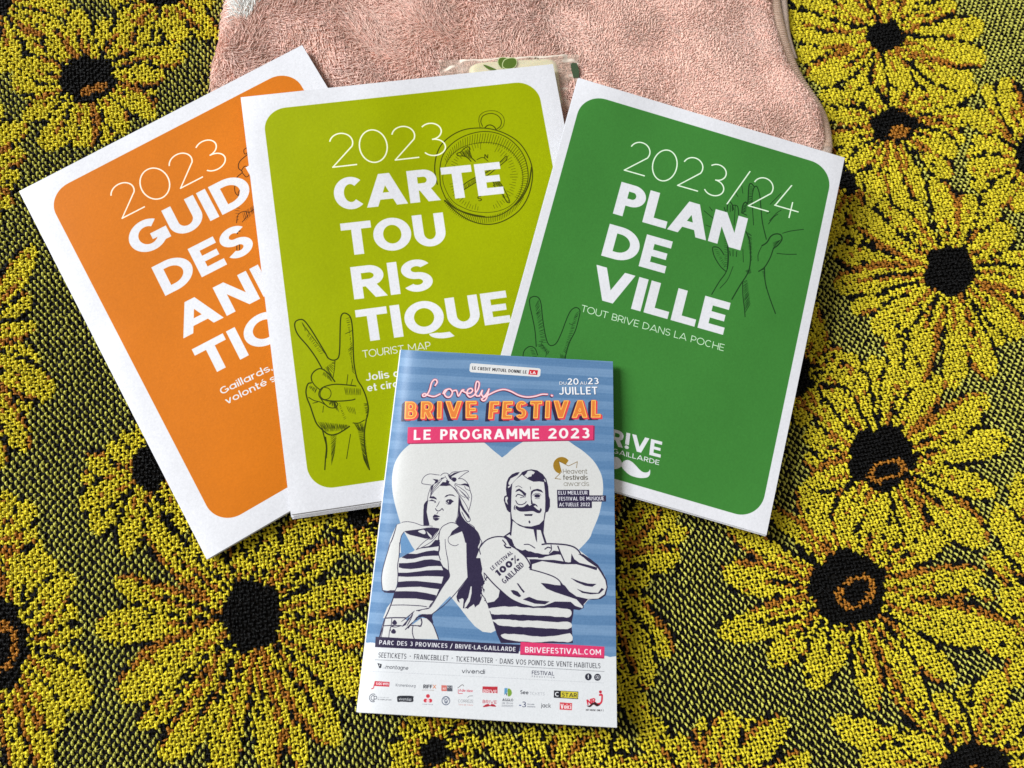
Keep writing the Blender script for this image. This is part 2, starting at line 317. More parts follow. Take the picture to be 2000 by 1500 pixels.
def hand(A, h, K, k=1.0):
    L = lambda pts, wd: A.line(h(pts), wd*k, K)
    L([(290,520),(250,450),(200,380),(140,310),(118,260),(120,225),(145,210),(175,215),(215,265),(265,345),(310,420),(330,455),(365,468),(395,450),(403,390),(405,300),(408,215),(415,180),(435,168),(465,185),(480,230),(488,330),(490,430),(497,510),(515,590),(545,640),(570,700),(585,770),(580,820),(570,850)], 2.1)
    L([(225,600),(222,570),(240,540),(275,522),(310,535),(345,570),(372,605)], 2.0)
    L([(225,600),(245,630),(275,655)], 1.6)
    L([(222,612),(200,620),(188,665),(195,710),(215,760),(235,820),(255,870),(285,905),(330,940),(375,942),(420,920),(465,890)], 2.2)
    L([(505,632),(440,625),(370,622),(310,635),(280,655),(270,685),(280,708),(310,722),(360,728),(420,728),(480,722),(500,716)], 1.9)
    L([(300,640),(335,650),(348,680),(335,710),(305,718),(282,700),(280,670),(300,640)], 1.2)
    L([(280,710),(310,750),(340,770),(375,770),(390,748),(375,732)], 1.6); L([(370,735),(350,735),(338,750)],1.2)
    L([(205,705),(240,725),(280,735),(310,752)], 1.4); L([(232,742),(262,735)],1.2); L([(300,760),(295,800)],1.0)
    L([(290,900),(305,960),(318,1020),(312,1100),(308,1165)], 2.0); L([(312,960),(320,1030),(316,1090)],2.4)
    L([(572,850),(560,930),(562,1010),(575,1090),(592,1165)], 2.1)
    L([(488,868),(525,868),(560,850)], 1.5); L([(472,940),(462,1000),(447,1095)], 1.2)
    L([(455,560),(448,620)],1.1); L([(485,590),(475,625)],1.1); L([(372,470),(370,520),(360,580)],1.2); L([(325,510),(345,560),(372,600)],1.0)
    L([(440,300),(480,280)],1.0); L([(180,260),(183,280)],.9)
    H = lambda a,b,c,d,n,wd=.9: A.hatch(*h([a,b,c,d]), n, wd*k, K)
    H((160,222),(325,450),(170,250),(345,468),24); H((200,290),(300,425),(190,310),(280,430),12,.8)
    H((440,200),(490,400),(470,190),(470,420),16); H((455,400),(500,560),(480,380),(480,540),14)
    H((360,480),(300,520),(380,470),(345,600),9); H((290,560),(360,610),(300,540),(340,575),7)
    H((205,640),(250,680),(215,630),(262,650),8); H((430,640),(540,650),(440,690),(540,690),12)
    H((310,722),(400,800),(350,728),(372,732),12); H((262,860),(460,880),(290,905),(455,905),24); H((275,880),(450,880),(300,925),(440,915),18)
    H((555,740),(575,840),(585,740),(582,820),12); H((490,868),(560,870),(520,915),(565,930),10)
    H((515,900),(555,1100),(562,890),(585,1165),34); H((345,950),(350,1140),(385,930),(370,1060),18,.8); H((440,760),(500,770),(460,800),(510,815),5); H((395,740),(430,850),(400,735),(445,840),10,.7)

# ---- orange events guide
def art_orange():
    A = Art('orange', 1240, 1654, WHITE); panel(A, .066, .041, .93, .951, .076, (210,116,22)); K = (70,38,12)
    c = Zm(30,80,3.125)
    for pts, wd in (([(1420,680),(1400,690),(1395,665),(1415,650)],1.4),([(1420,690),(1370,735),(1362,775),(1385,800),(1355,830),(1345,860)],1.6),
                    ([(1380,790),(1400,765),(1425,775),(1430,810),(1410,830),(1385,805)],1.4),([(1385,960),(1345,930),(1340,885),(1365,865),(1378,890),(1360,930),(1375,950)],1.4),
                    ([(1380,930),(1392,960),(1365,975)],2.6),([(1350,1110),(1360,1060),(1395,1040),(1430,1045),(1465,1020)],1.3),([(1385,1105),(1420,1065)],1.2),
                    ([(1355,1175),(1350,1160),(1370,1160)],2.4),([(1352,1230),(1352,1275)],1.5),([(1368,1230),(1368,1275)],1.5)):
        A.line(c(pts), wd, K)
    A.hatch(*c([(1385,1050),(1470,990),(1400,1100),(1480,1030)]), 12, .9, K); A.hatch(*c([(1335,1000),(1350,1110),(1375,1010),(1360,1100)]), 5, .8, K)
    A.text('GUID', (268,505), (499,387), 64, .285, WHITE, gap=.075); A.text('E', (510,382), (552,360), 64, .285, WHITE)
    A.text('DES', (323,578), (501,487), 64, .285, WHITE, gap=.075)
    A.text('ANI', (358,661), (532,571), 64, .285, WHITE, gap=.085); A.text('MA', (548,563), (690,490), 64, .285, WHITE, gap=.075)
    A.text('TIO', (402,738), (569,650), 64, .285, WHITE, gap=.075); A.text('NS', (585,642), (690,588), 64, .285, WHITE, gap=.075)
    A.text('2023', (238,428), (448,320), 67, .038, (252,240,222), gap=.115)
    A.text('Gaillards,', (433,771), (533,722), 14, .19, WHITE); A.text('à votre', (545,716), (610,684), 14, .19, WHITE)
    A.text('volonté', (443,790), (523,751), 14, .19, WHITE); A.text('soyez', (530,748), (590,718), 14, .19, WHITE)
    mottle(A.cv); return A.cv.a

# ---- green town plan
def art_green():
    A = Art('green', 1160, 1600, WHITE); panel(A, .030, .036, .967, .972, .085, (64,130,56)); K = (26,54,28)
    c = Zm(1340,320,4.689)
    for pts, wd in (([(375,430),(385,345),(405,350),(425,380),(435,420)],1.6),([(425,430),(425,385),(455,380),(475,400),(482,470)],1.4),([(405,380),(405,440)],1.0),([(450,385),(440,560)],1.1),
                    ([(350,400),(365,470),(360,650),(385,760),(378,960),(300,1085),(235,1195)],1.5),([(510,450),(520,380),(545,350),(565,360),(575,210),(595,180),(625,210)],1.8),
                    ([(610,250),(625,215),(650,210),(675,290),(685,400),(700,540),(735,690)],1.6),([(615,240),(605,330),(618,560)],1.2),([(510,450),(555,470)],1.4),
                    ([(345,830),(320,790),(290,765),(245,765),(250,820),(270,870),(315,940),(365,985)],1.5),([(380,760),(385,850),(378,960)],1.8),([(400,800),(405,840)],1.2),([(430,790),(430,845)],1.2),([(465,800),(460,850)],1.2),
                    ([(695,750),(740,720),(775,665),(820,642),(865,650),(878,690),(845,740),(800,775)],2.0),([(800,775),(770,860),(720,945),(665,985)],1.7),([(690,760),(660,830),(660,890)],1.1),
                    ([(548,620),(580,700),(590,820),(585,930),(560,1010),(490,1120),(420,1240)],1.8),([(518,1080),(520,1200),(535,1330),(540,1400)],1.4),([(718,950),(725,1080),(760,1210),(818,1370)],1.6),([(430,940),(380,1060),(310,1140)],1.0),([(520,780),(525,900)],1.0),
                    ([(885,635),(960,615),(1075,600)],1.2),([(832,820),(920,828),(1010,828)],1.2),([(755,550),(800,490),(840,460)],1.2),([(765,520),(830,450),(870,425)],1.1),([(770,370),(870,270)],1.1),([(250,500),(165,430)],1.1),([(240,430),(215,395)],1.0),([(520,270),(510,200)],1.0),([(475,300),(450,260)],1.0),([(230,580),(180,560)],.9),([(770,440),(740,455)],1.0)):
        A.line(c(pts), wd*1.25, K, al=.9)
    A.hatch(*c([(520,1080),(540,1380),(560,1060),(590,1290)]), 22, .9, K); A.hatch(*c([(690,970),(745,1150),(720,960),(730,1140)]), 16, .9, K)
    A.hatch(*c([(555,620),(590,900),(600,650),(605,880)]), 22, .9, K); A.hatch(*c([(570,380),(580,200),(605,360),(612,210)]), 14, .9, K); A.hatch(*c([(345,600),(350,950),(385,620),(380,950)]), 18, .8, K)
    A.hatch(*c([(515,460),(525,380),(550,440),(560,360)]), 9, .9, K); A.hatch(*c([(255,780),(350,960),(290,780),(365,930)]), 10, .7, K); A.hatch(*c([(540,980),(570,1010),(590,960),(600,1000)]), 6, .9, K)
    A.hatch(*c([(790,720),(800,775),(860,700),(870,690)]), 7, .7, K)
    # second hand, lower left
    g = Zm(960,560,3.0)
    def h2(pts): return g(pts)
    A.line(h2([(262,350),(255,260),(240,180),(225,110),(225,70),(250,57),(275,65),(290,100),(300,190),(315,280),(330,330),(350,345),(380,330),(410,270),(440,190),(465,140),(495,122),(518,140),(510,190),(490,260),(455,330),(435,400),(430,440)]), 1.7, K)
    A.line(h2([(270,400),(255,362),(225,350),(195,370),(185,405),(190,450)]), 1.6, K)
    A.line(h2([(290,330),(320,380),(318,410)]), 1.0, K); A.line(h2([(262,160),(275,150)]), 1.0, K); A.line(h2([(455,215),(475,225)]), 1.0, K); A.line(h2([(280,320),(300,322)]),1.0,K)
    A.hatch(*h2([(275,70),(325,330),(255,110),(290,330)]), 26, .8, K); A.hatch(*h2([(515,140),(440,400),(490,160),(420,380)]), 26, .8, K); A.hatch(*h2([(265,340),(330,400),(300,335),(340,380)]), 12, .8, K); A.hatch(*h2([(400,390),(440,410),(400,420),(435,440)]),6,.8,K); A.hatch(*h2([(240,360),(270,410),(225,360),(240,410)]),6,.8,K)
    A.text('PLAN', (1197,417), (1446,489), 63, .285, WHITE, gap=.055, up=(1214,355))
    A.text('DE', (1174,499), (1298,534), 63, .285, WHITE, gap=.085, up=(1191,437))
    A.text('VILLE', (1148,579), (1412,654), 63, .285, WHITE, gap=.075, up=(1165,517))
    A.text('2023/24', (1218,333), (1556,430), 63, .036, (235,250,228), gap=.12, up=(1235,272))
    A.text('TOUT BRIVE DANS LA POCHE', (1134,608), (1413,686), 13.5, .10, (215,240,212), up=(1137,595))
    A.text('BR!VE', (1163,861), (1290,894), 31, .25, WHITE, gap=.09, up=(1167,830))
    A.text('GAILLARDE', (1196,884.5), (1287,908.5), 9.5, .19, WHITE, gap=.12, up=(1197.3,875.2))
    m = Zm(1200,850,7.5)
    A.poly(m([(105,430),(130,385),(190,362),(250,385),(310,440),(370,505),(420,540),(470,545),(505,530),(520,500),(525,540),(515,585),(480,618),(400,628),(310,615),(220,580),(150,520),(110,470)]), WHITE, sm=1)
    A.poly(m([(110,430),(95,370),(50,325),(0,320),(-60,345),(-120,400),(-180,440),(-240,440),(-280,420),(-290,450),(-240,500),(-150,520),(-60,500),(20,495),(80,475)]), WHITE, sm=1)
    mottle(A.cv); return A.cv.a

# ---- festival programme
def art_prog():
    W_, H_ = 1240, 1830
    A = Art('prog', W_, H_, (222,224,226)); cv = A.cv; INK = (44,36,66); OFF = (214,214,211); PINK = (220,58,108); RED = (196,44,62); BK = (34,34,44)
    # blue field of brushed stripes
    vv = np.linspace(0, 1, H_)[:,None]; lim = int(.836*H_)
    wob = fbm(H_, W_, 60, 240, 3)*.0012; ph = (vv+wob)*19.0 + .25
    band = np.abs((ph % 1)-.5)*2; r = np.random.default_rng(5); lev = r.uniform(.35, 1, 24)
    amt = np.clip((band-.42)*7, 0, 1)*lev[np.clip(ph.astype(int), 0, 23)]
    br = fbm(H_, W_, 3.5, 300, 8)*.035 + fbm(H_, W_, 14, 500, 9)*.03; amt = np.clip(amt*.75 + br*1.6, -.4, 1)[..., None]
    blue = np.array((90,128,168))/255 + amt*(np.array((124,156,190))-np.array((90,128,168)))/255
    ragged = (np.arange(H_)[:,None] < lim + 2*fbm(H_, W_, 400, 30, 4))[..., None]
    cv.a[:] = np.where(ragged, blue, cv.a)
    z1, z2, z3, z4, z5, z6, z7, z8 = Zm(690,670,3.774), Zm(690,1040,3.774), Zm(730,880,7.5), Zm(930,880,7.143), Zm(720,1060,7.5), Zm(930,1060,7.143), Zm(690,1240,7.407), Zm(950,1240,7.407)
    # heart
    heart = ([(977,896)]+z1([(1030,790),(940,720),(800,690),(650,680),(500,705),(420,745),(350,810),(305,890),(287,980),(288,1080),(305,1180),(345,1320)])+[(791,1048),(809,1072),(885,1171),(959,1236)]
             +[(1060,1140),(1143,1061),(1158,1035),(1170,1005),(1176,975),(1178,950),(1174,926),(1160,901),(1140,882)]+z1([(1640,760),(1560,710),(1450,690),(1330,690),(1200,760),(1130,820)]))
    A.poly(cat(heart[1:20], 5), OFF); A.poly(heart[:1]+[tuple(p) for p in cat(heart[1:15], 5)]+heart[15:19]+[tuple(p) for p in cat(heart[19:], 5)], OFF)
    # ---------------- woman
    A.poly(z3([(340,1080),(430,1045),(560,1050),(700,1095),(860,1110),(960,1140),(1000,1500),(200,1500),(240,1300),(300,1160)]), OFF)
    A.poly(z3([(400,1500),(390,1340),(410,1240),(445,1190),(500,1290),(560,1400),(600,1455),(560,1500)]), (104,146,188))
    A.poly(z3([(705,480),(715,420),(750,370),(820,345),(960,355),(1060,330),(1160,320),(1380,300),(1250,410),(1340,440),(1400,530),(1430,660),(1420,800),(1390,900),(1410,1020),(1350,1080),(1240,1070),(1100,1130),(900,1150),(800,1100),(730,1090),(730,760),(800,700),(840,520),(770,500)]), OFF)
    # her hair, down her back
    A.poly(z3([(1235,960),(1260,880),(1290,960),(1340,1030),(1400,1080),(1470,1130),(1530,1200),(1560,1270),(1555,1350),(1530,1400),(1520,1440),(1545,1500),(1355,1500),(1340,1350),(1310,1230),(1290,1180),(1200,1210),(1120,1240),(1150,1170),(1230,1110),(1200,1050)]), INK)
    A.poly(z5([(1430,0),(1610,0),(1600,60),(1620,140),(1660,190),(1690,240),(1680,290),(1650,320),(1665,380),(1655,450),(1680,520),(1700,600),(1650,640),(1665,700),(1640,760),(1650,830),(1620,900),(1560,940),(1540,900),(1500,930),(1450,960),(1410,960),(1380,960),(1385,870),(1360,820),(1320,830),(1340,890),(1300,850),(1285,790),(1310,710),(1380,620),(1450,520),(1435,300)]), INK)
    A.poly(z5([(1495,640),(1510,640),(1508,740),(1480,860),(1430,940),(1400,960),(1410,890),(1460,800)]), OFF); A.poly(z5([(1330,870),(1360,815),(1390,830),(1388,880),(1378,960),(1350,920)]), OFF, sm=1)
    for q in ([(1740,500),(1700,560),(1670,640),(1690,720)],[(1690,440),(1700,520),(1740,560)],[(1650,330),(1720,380),(1740,460),(1710,540)],[(1650,650),(1700,700),(1720,780),(1700,850)],[(1640,740),(1690,800),(1730,880)],[(1630,860),(1560,940)],[(1480,930),(1450,965)],[(1670,600),(1640,680),(1660,760),(1640,840)]): A.line(z5(q), 1.7, INK)
    A.line(z3([(1400,1070),(1470,1120),(1475,1165),(1440,1150)]), 1.2, INK); A.line(z3([(1560,1290),(1600,1400),(1540,1500)]),1.5,INK)
    # face side hair, neck shadow
    A.poly(z3([(800,720),(745,770),(728,860),(725,1000),(728,1095),(810,1095),(815,1080),(795,1000),(775,900),(785,800)]), INK)
    A.poly(z3([(1255,660),(1240,820),(1235,1000),(1270,1050),(1290,1000),(1265,900),(1262,800),(1300,870),(1360,950),(1400,1010),(1390,940),(1330,860),(1290,780)]), INK)
    A.line(z3([(1290,900),(1330,980),(1370,1040),(1405,1035),(1412,1000),(1380,930)]), 1.6, INK); A.line(z3([(1270,960),(1300,1020),(1350,1050)]), 2.2, INK)
    A.poly(z3([(450,1180),(560,1165),(680,1150),(780,1130),(850,1125),(960,1140),(950,1200),(870,1290),(760,1290),(640,1260),(530,1235),(480,1210)]), INK)
    A.poly(z3([(650,1180),(730,1160),(760,1200),(740,1225),(680,1205)]), OFF, sm=1); A.poly(z3([(770,1175),(850,1250),(845,1290),(800,1240)]), OFF)
    A.line(z3([(420,1048),(500,1042),(600,1060),(700,1095),(800,1102),(860,1108)]), 1.2, INK); A.line(z3([(335,1090),(310,1180),(270,1300),(225,1400),(205,1500)]), 2.4, INK, taper=True); A.line(z3([(330,1095),(360,1075),(430,1048)]), .6, INK)
    A.line(z3([(445,1190),(405,1250),(385,1350),(370,1500)]), 1.5, INK)
    # collar band of the vest
    A.poly(z3([(625,1450),(700,1370),(780,1310),(850,1290),(900,1220),(960,1150),(1000,1150),(960,1220),(930,1270),(860,1340),(800,1400),(720,1440)]), OFF)
    A.line(z3([(620,1455),(700,1370),(790,1300),(860,1290),(960,1150)]), 1.2, INK); A.line(z3([(635,1450),(740,1400),(850,1330),(930,1240),(1000,1130)]), 1.2, INK); A.line(z3([(650,1455),(760,1430),(850,1400)]), 1.0, INK)
    A.poly(z3([(830,1390),(900,1310),(965,1310),(965,1400),(900,1405)]), INK); 
    # vest stripes
    A.poly(z5([(430,300),(440,230),(500,200),(600,150),(740,90),(860,60),(1030,40),(1040,250),(1090,360),(1170,410),(1180,520),(1110,600),(1030,720),(960,850),(900,940),(840,940),(330,915),(300,1000),(265,1105),(210,1105),(270,950),(340,860),(390,700),(430,560)]), OFF)
    for t, b in (([(700,90),(820,60),(880,50),(960,0),(1040,0),(1040,50),(900,70)],[]),
        ([(480,215),(570,160),(700,165),(850,125),(960,112),(1030,125),(1030,190)],[(940,190),(800,200),(650,235),(560,238)]),
        ([(430,300),(560,298),(680,285),(820,250),(920,243),(1040,265),(1090,345)],[(1000,340),(880,345),(760,370),(620,385),(500,378),(425,355)]),
        ([(425,440),(560,440),(700,425),(850,405),(1000,400),(1170,405),(1180,500)],[(1000,492),(850,488),(700,495),(560,500),(430,492)]),
        ([(425,575),(560,562),(700,560),(850,575),(1000,590),(1070,600),(1030,680)],[(900,665),(760,645),(600,648),(415,658)]),
        ([(395,712),(560,710),(700,715),(850,738),(990,770),(960,855)],[(850,840),(700,818),(560,815),(360,815)])):
        A.poly(z5(t+b), INK)
    A.poly(z5([(1040,250),(1090,350),(1170,405),(1190,470),(1175,530),(1110,610),(1060,700),(1000,800),(960,870),(905,945),(870,960),(905,900),(960,840),(1000,760),(1040,660),(1070,590),(1095,500),(1100,420),(1060,330)]), INK)
    A.line(z5([(330,915),(500,912),(640,918),(760,925),(850,938)]), 1.4, INK)
    A.line(z5([(1040,0),(1025,150),(1050,250)]), 1.8, INK); A.line(z5([(1125,0),(1135,130),(1160,250),(1170,400)]), 1.3, INK)
    A.poly(z5([(1050,0),(1430,0),(1435,300),(1445,510),(1300,680),(1130,840),(1000,980),(930,1060),(830,1045),(740,1050),(680,1120),(640,1170),(560,1220),(540,1180),(600,1080),(650,1010),(760,985),(890,955),(960,850),(1060,680),(1180,530),(1185,420),(1160,330),(1130,100)]), OFF)
    A.line(z5([(1125,0),(1135,130),(1160,250),(1172,400),(1185,500),(1110,610),(1040,720),(960,860),(890,955),(800,975),(700,995)]), 1.5, INK); A.line(z5([(1450,515),(1330,670),(1230,790),(1100,920),(990,1000),(930,1045)]), 1.7, INK)
    A.poly(z5([(640,1180),(700,1090),(780,1045),(860,1048),(940,1045),(930,1100),(950,1180),(900,1160),(850,1110),(790,1085),(720,1100)]), INK)
    A.poly(z5([(330,915),(450,905),(640,915),(850,935),(905,945),(760,990),(650,1010),(560,1110),(240,1110),(290,1000)]), OFF); A.line(z5([(330,915),(500,912),(640,918),(760,925),(850,938)]), 1.4, INK); A.line(z5([(890,955),(800,975),(700,995)]), 1.5, INK)
    # left arm edge, waist and trousers
    A.poly(z5([(310,0),(460,0),(450,220),(435,450),(415,600),(390,695),(290,705),(200,690),(188,560),(210,400),(260,180)]), OFF)
    A.line(z5([(320,0),(280,130),(230,300),(195,450),(190,580),(205,700)]), 1.7, INK); A.line(z5([(455,0),(445,200),(425,330),(430,470),(420,620),(390,700)]), 1.8, INK)
    A.poly(z5([(195,690),(260,710),(320,695),(395,698),(385,735),(300,738),(230,728)]), INK)
    A.line(z5([(385,720),(350,840),(290,1000),(240,1110),(200,1230),(160,1380)]), 2.4, INK)
    A.poly(z5([(240,1105),(520,1105),(640,1200),(780,1100),(850,1110),(930,1180),(980,1290),(1020,1415),(165,1400),(200,1230)]), OFF)
    A.line(z5([(240,1105),(380,1098),(540,1100)]), 2.2, INK); A.line(z5([(225,1218),(330,1212),(480,1215)]), 1.8, INK); A.line(z5([(600,1210),(700,1215),(770,1220)]), 1.8, INK)
    A.line(z5([(340,1105),(330,1210),(305,1300),(295,1390)]), 1.5, INK); A.line(z5([(215,1240),(200,1320),(185,1385)]), 1.2, INK); A.line(z5([(340,1230),(400,1235),(480,1215)]), 1.4, INK); A.line(z5([(320,1290),(320,1240),(360,1222)]), 1.4, INK)
    A.poly(z5([(380,1130),(415,1170),(400,1200),(360,1198),(345,1170)]), INK, sm=1); A.poly(z5([(365,1262),(400,1300),(385,1330),(345,1328),(328,1300)]), INK, sm=1)
    A.line(z5([(650,1220),(640,1290),(650,1360),(670,1410)]), 1.8, INK); A.line(z5([(770,1125),(780,1170),(760,1220),(730,1218)]), 2.6, INK); A.line(z5([(690,1130),(760,1105),(780,1130)]), 1.4, INK)
    A.line(z5([(850,1100),(930,1180),(980,1290),(1025,1415)]), 2.0, INK); A.line(z5([(165,1385),(215,1220),(240,1110)]), 2.0, INK)
    for q in ([(670,1000),(580,1080),(480,1155)],[(660,1010),(600,1110),(500,1225)],[(650,1050),(600,1150),(560,1220)],[(640,1170),(580,1250)],[(620,1190),(540,1270)]): A.line(z5(q), 2.0, INK, taper=True)
    A.poly(z5([(600,1080),(560,1140),(480,1230),(540,1210),(580,1140)]), INK); A.poly(z5([(690,995),(780,985),(740,1005)]), INK)
    A.poly(z3([(970,1160),(1040,1090),(1120,1060),(1200,1070),(1245,1110),(1200,1160),(1130,1200),(1110,1260),(1180,1220),(1290,1180),(1330,1300),(1355,1500),(970,1500)]), OFF)
    A.line(z3([(965,1180),(1000,1120),(1060,1080),(1130,1055),(1200,1068),(1240,1100)]), 1.5, INK); A.line(z3([(1290,1180),(1180,1225),(1105,1260),(1090,1320),(1120,1370),(1190,1395),(1240,1375)]), 1.2, INK)
    A.line(z3([(965,1180),(950,1300),(965,1420),(950,1500)]), 2.0, INK); A.line(z3([(1045,1300),(1050,1400),(1065,1500)]), 1.2, INK)
    A.poly(z3([(1200,1050),(1230,1020),(1290,1060),(1300,1180),(1200,1205),(1110,1262),(1150,1180),(1245,1110)]), INK)
    # head scarf
    for q, wd in (([(840,505),(770,495),(705,478),(720,410),(770,360),(830,342),(900,352),(960,358)],1.3),([(980,365),(1020,335),(1070,332),(1110,360),(1150,400)],1.3),([(1110,355),(1160,315),(1250,310),(1350,295),(1390,305),(1330,340),(1240,410)],1.3),
                  ([(1240,412),(1300,415),(1360,460),(1395,520),(1415,600),(1435,670),(1420,780),(1395,870)],1.4),([(1190,495),(1290,560),(1360,620),(1400,690)],1.2),([(1100,480),(1180,560),(1240,640),(1310,730),(1370,830),(1395,900)],1.3),
                  ([(1180,500),(1260,640),(1340,690)],1.0),([(840,520),(800,640),(785,730)],1.2),([(1000,420),(940,500),(860,600),(820,690)],1.3),([(960,460),(880,540),(830,640)],1.2),([(1190,480),(1250,500),(1330,500),(1390,500)],1.1),([(1330,520),(1350,560),(1410,590)],1.1),([(1040,370),(1080,430),(1100,480)],1.0),([(860,505),(920,470),(1000,400)],1.2)): A.line(z3(q), wd, INK)
    for q in ([(960,515),(1010,460),(1060,465),(1130,510),(1060,520)],[(860,415),(945,425),(935,470),(885,480),(905,450)],[(985,400),(1050,390),(1020,410),(985,420)],[(1140,410),(1170,390),(1205,400),(1215,430),(1190,460),(1155,450)],
              [(1250,505),(1330,480),(1385,490),(1400,540),(1340,510)],[(1110,370),(1180,325),(1270,312),(1200,345),(1130,385)],[(845,515),(880,495),(860,560),(825,620)],[(1060,430),(1110,450),(1090,495),(1060,470)],[(1080,350),(1130,380),(1150,440),(1110,410)]): A.poly(z3(q), INK)
    A.hatch(*z3([(1240,560),(1390,690),(1290,610),(1395,740)]), 13, 1.1, INK); A.line(z3([(960,518),(870,610),(825,690)]),1.0,INK); A.line(z3([(1130,515),(1190,560),(1240,640)]),1.5,INK)
    # face
    A.poly(z3([(815,695),(830,672),(880,670),(915,695),(925,720),(880,705),(840,700)]), INK); A.poly(z3([(800,740),(850,715),(905,740),(915,760),(880,770),(900,750),(850,738)]), INK)
    A.poly(z3([(1035,685),(1060,655),(1110,640),(1160,645),(1205,680),(1150,660),(1100,658),(1060,680)]), INK); A.poly(z3([(1050,740),(1080,715),(1130,712),(1175,745),(1150,760),(1130,785),(1095,785),(1075,765)]), INK); A.poly(z3([(1085,735),(1100,735),(1100,755),(1085,760)]), OFF)
    A.line(z3([(1055,765),(1090,790),(1130,785)]), 1.0, INK); A.line(z3([(960,750),(945,785),(920,825)]), 1.4, INK); A.line(z3([(905,850),(920,875),(950,885),(980,870),(1000,850),(1020,875)]), 2.0, INK); A.line(z3([(940,905),(925,925)]), 1.4, INK)
    A.poly(z3([(865,965),(890,935),(915,940),(940,950),(975,968),(930,985),(965,995),(940,1020),(905,1030),(870,1005)]), INK); A.line(z3([(870,988),(970,975)]), .7, OFF)
    A.line(z3([(775,740),(740,790),(735,840)]), 1.4, INK); A.line(z3([(1245,660),(1240,820),(1225,960),(1190,1060)]), 1.0, INK)
    # ---------------- man
    A.poly(z4([(500,500),(540,380),(620,300),(750,265),(880,300),(960,400),(1000,600),(1030,700),(1000,850),(960,870),(945,1150),(985,1290),(1300,1310),(1420,1400),(1500,1500),(0,1500),(60,1340),(200,1210),(400,1200),(480,1150),(480,860),(400,760),(390,640),(430,620)]), OFF)
    A.poly(z6([(160,480),(80,340),(40,120),(80,0),(1300,0),(1420,90),(1560,200),(1700,330),(1790,450),(1830,570),(1800,720),(1720,780),(1560,800),(1480,900),(1340,900),(1330,1100),(1345,1400),(345,1400),(230,1100),(150,830),(130,750)]), OFF)
    A.poly(z6([(160,830),(110,740),(130,560),(165,490),(240,560),(330,660),(310,760),(250,820)]), OFF)
    # hair and ears
    A.poly(z4([(430,830),(405,760),(385,690),(392,640),(425,622),(415,540),(425,440),(450,380),(500,330),(560,305),(610,300),(580,340),(480,390),(450,450),(470,490),(520,440),(625,325),(640,300),(700,275),(770,262),(850,275),(930,330),(980,400),(1005,500),(1015,640),(1030,680),(1030,780),(1005,850),(960,870),(965,700),(960,560),(945,440),(880,430),(800,435),(720,400),(640,335),(560,400),(505,460),(495,560),(490,700),(488,860),(460,860)]), INK)
    A.poly(z4([(670,350),(700,320),(720,285),(770,278),(820,300),(800,330),(780,330),(770,360),(730,370),(720,385)]), OFF); A.poly(z4([(945,395),(960,400),(975,440),(955,430)]), OFF); A.poly(z4([(450,460),(470,420),(520,390),(600,330),(610,345),(540,400),(490,440),(455,480)]), OFF); A.poly(z4([(445,500),(490,480),(470,510),(445,525)]), OFF)
    A.poly(z4([(405,660),(430,640),(445,660),(430,700),(445,760),(430,740),(410,720)]), OFF)
    # face
    A.line(z4([(550,510),(590,493),(640,520)]), 1.2, INK); A.poly(z4([(545,580),(565,545),(600,530),(650,560),(700,600),(690,635),(670,630),(640,590),(600,560),(570,570)]), INK)
    A.line(z4([(555,640),(580,612),(620,620),(660,635)]), 2.2, INK); A.line(z4([(615,658),(650,650),(690,645)]), 1.4, INK); A.line(z4([(552,700),(580,745),(630,755),(680,735),(698,712)]), 2.0, INK); A.line(z4([(755,505),(758,540)]), 1.2, INK)
    A.poly(z4([(760,620),(765,570),(800,545),(860,533),(910,550),(938,590),(900,575),(840,560),(795,575),(775,620),(775,680),(790,730),(765,740)]), INK)
    A.poly(z4([(810,635),(830,612),(870,610),(895,635),(870,655),(835,655)]), INK, sm=1); A.line(z4([(790,625),(830,600),(880,600),(905,625)]), 1.1, INK); A.line(z4([(820,665),(860,672),(890,660)]), 1.0, INK)
    A.poly(z4([(550,800),(560,770),(600,790),(660,785),(700,755),(720,745),(745,770),(790,745),(830,760),(880,800),(910,810),(912,840),(890,870),(850,870),(790,845),(700,850),(620,850),(575,830)]), INK, sm=1)
    A.poly(z4([(800,775),(825,765),(895,805),(885,838),(850,820)]), OFF); A.line(z4([(530,820),(530,790),(545,765)]), 1.6, INK); A.line(z4([(535,770),(545,830)]),1.2,INK)
    A.poly(z4([(668,888),(790,885),(780,912),(680,912)]), INK); A.poly(z4([(740,970),(760,1000),(745,1020),(728,995)]), INK); A.line(z4([(770,740),(820,750),(850,775)]), 2.4, INK)
    A.poly(z4([(475,860),(490,860),(500,950),(560,1010),(660,1055),(770,1060),(880,1030),(940,970),(955,860),(970,870),(955,960),(940,1150),(985,1290),(955,1290),(920,1180),(900,1110),(845,1105),(850,1285),(830,1240),(800,1100),(700,1085),(600,1050),(510,980),(490,1190),(470,1180),(480,1000)]), INK)
    # shoulders, vest and arms
    A.poly(z4([(470,1135),(480,1160),(440,1180),(420,1190),(500,1240),(520,1300),(640,1340),(700,1390),(780,1430),(860,1430),(930,1450),(1020,1450),(1100,1420),(1160,1410),(1190,1440),(1010,1470),(900,1490),(700,1490),(640,1440),(540,1370),(470,1330),(420,1240),(370,1205)]), INK)
    A.poly(z4([(530,1290),(580,1300),(650,1330),(720,1370),(640,1395),(560,1360),(525,1320)]), OFF); A.poly(z4([(1060,1330),(1120,1330),(1165,1410),(1060,1390)]), OFF)
    A.line(z4([(0,1440),(60,1340),(130,1260),(220,1215),(320,1200),(420,1215),(470,1260),(490,1310)]), 2.6, INK); A.line(z4([(370,1250),(395,1280),(415,1310)]), 2.6, INK); A.line(z4([(395,1320),(420,1350),(480,1355)]), 3.4, INK)
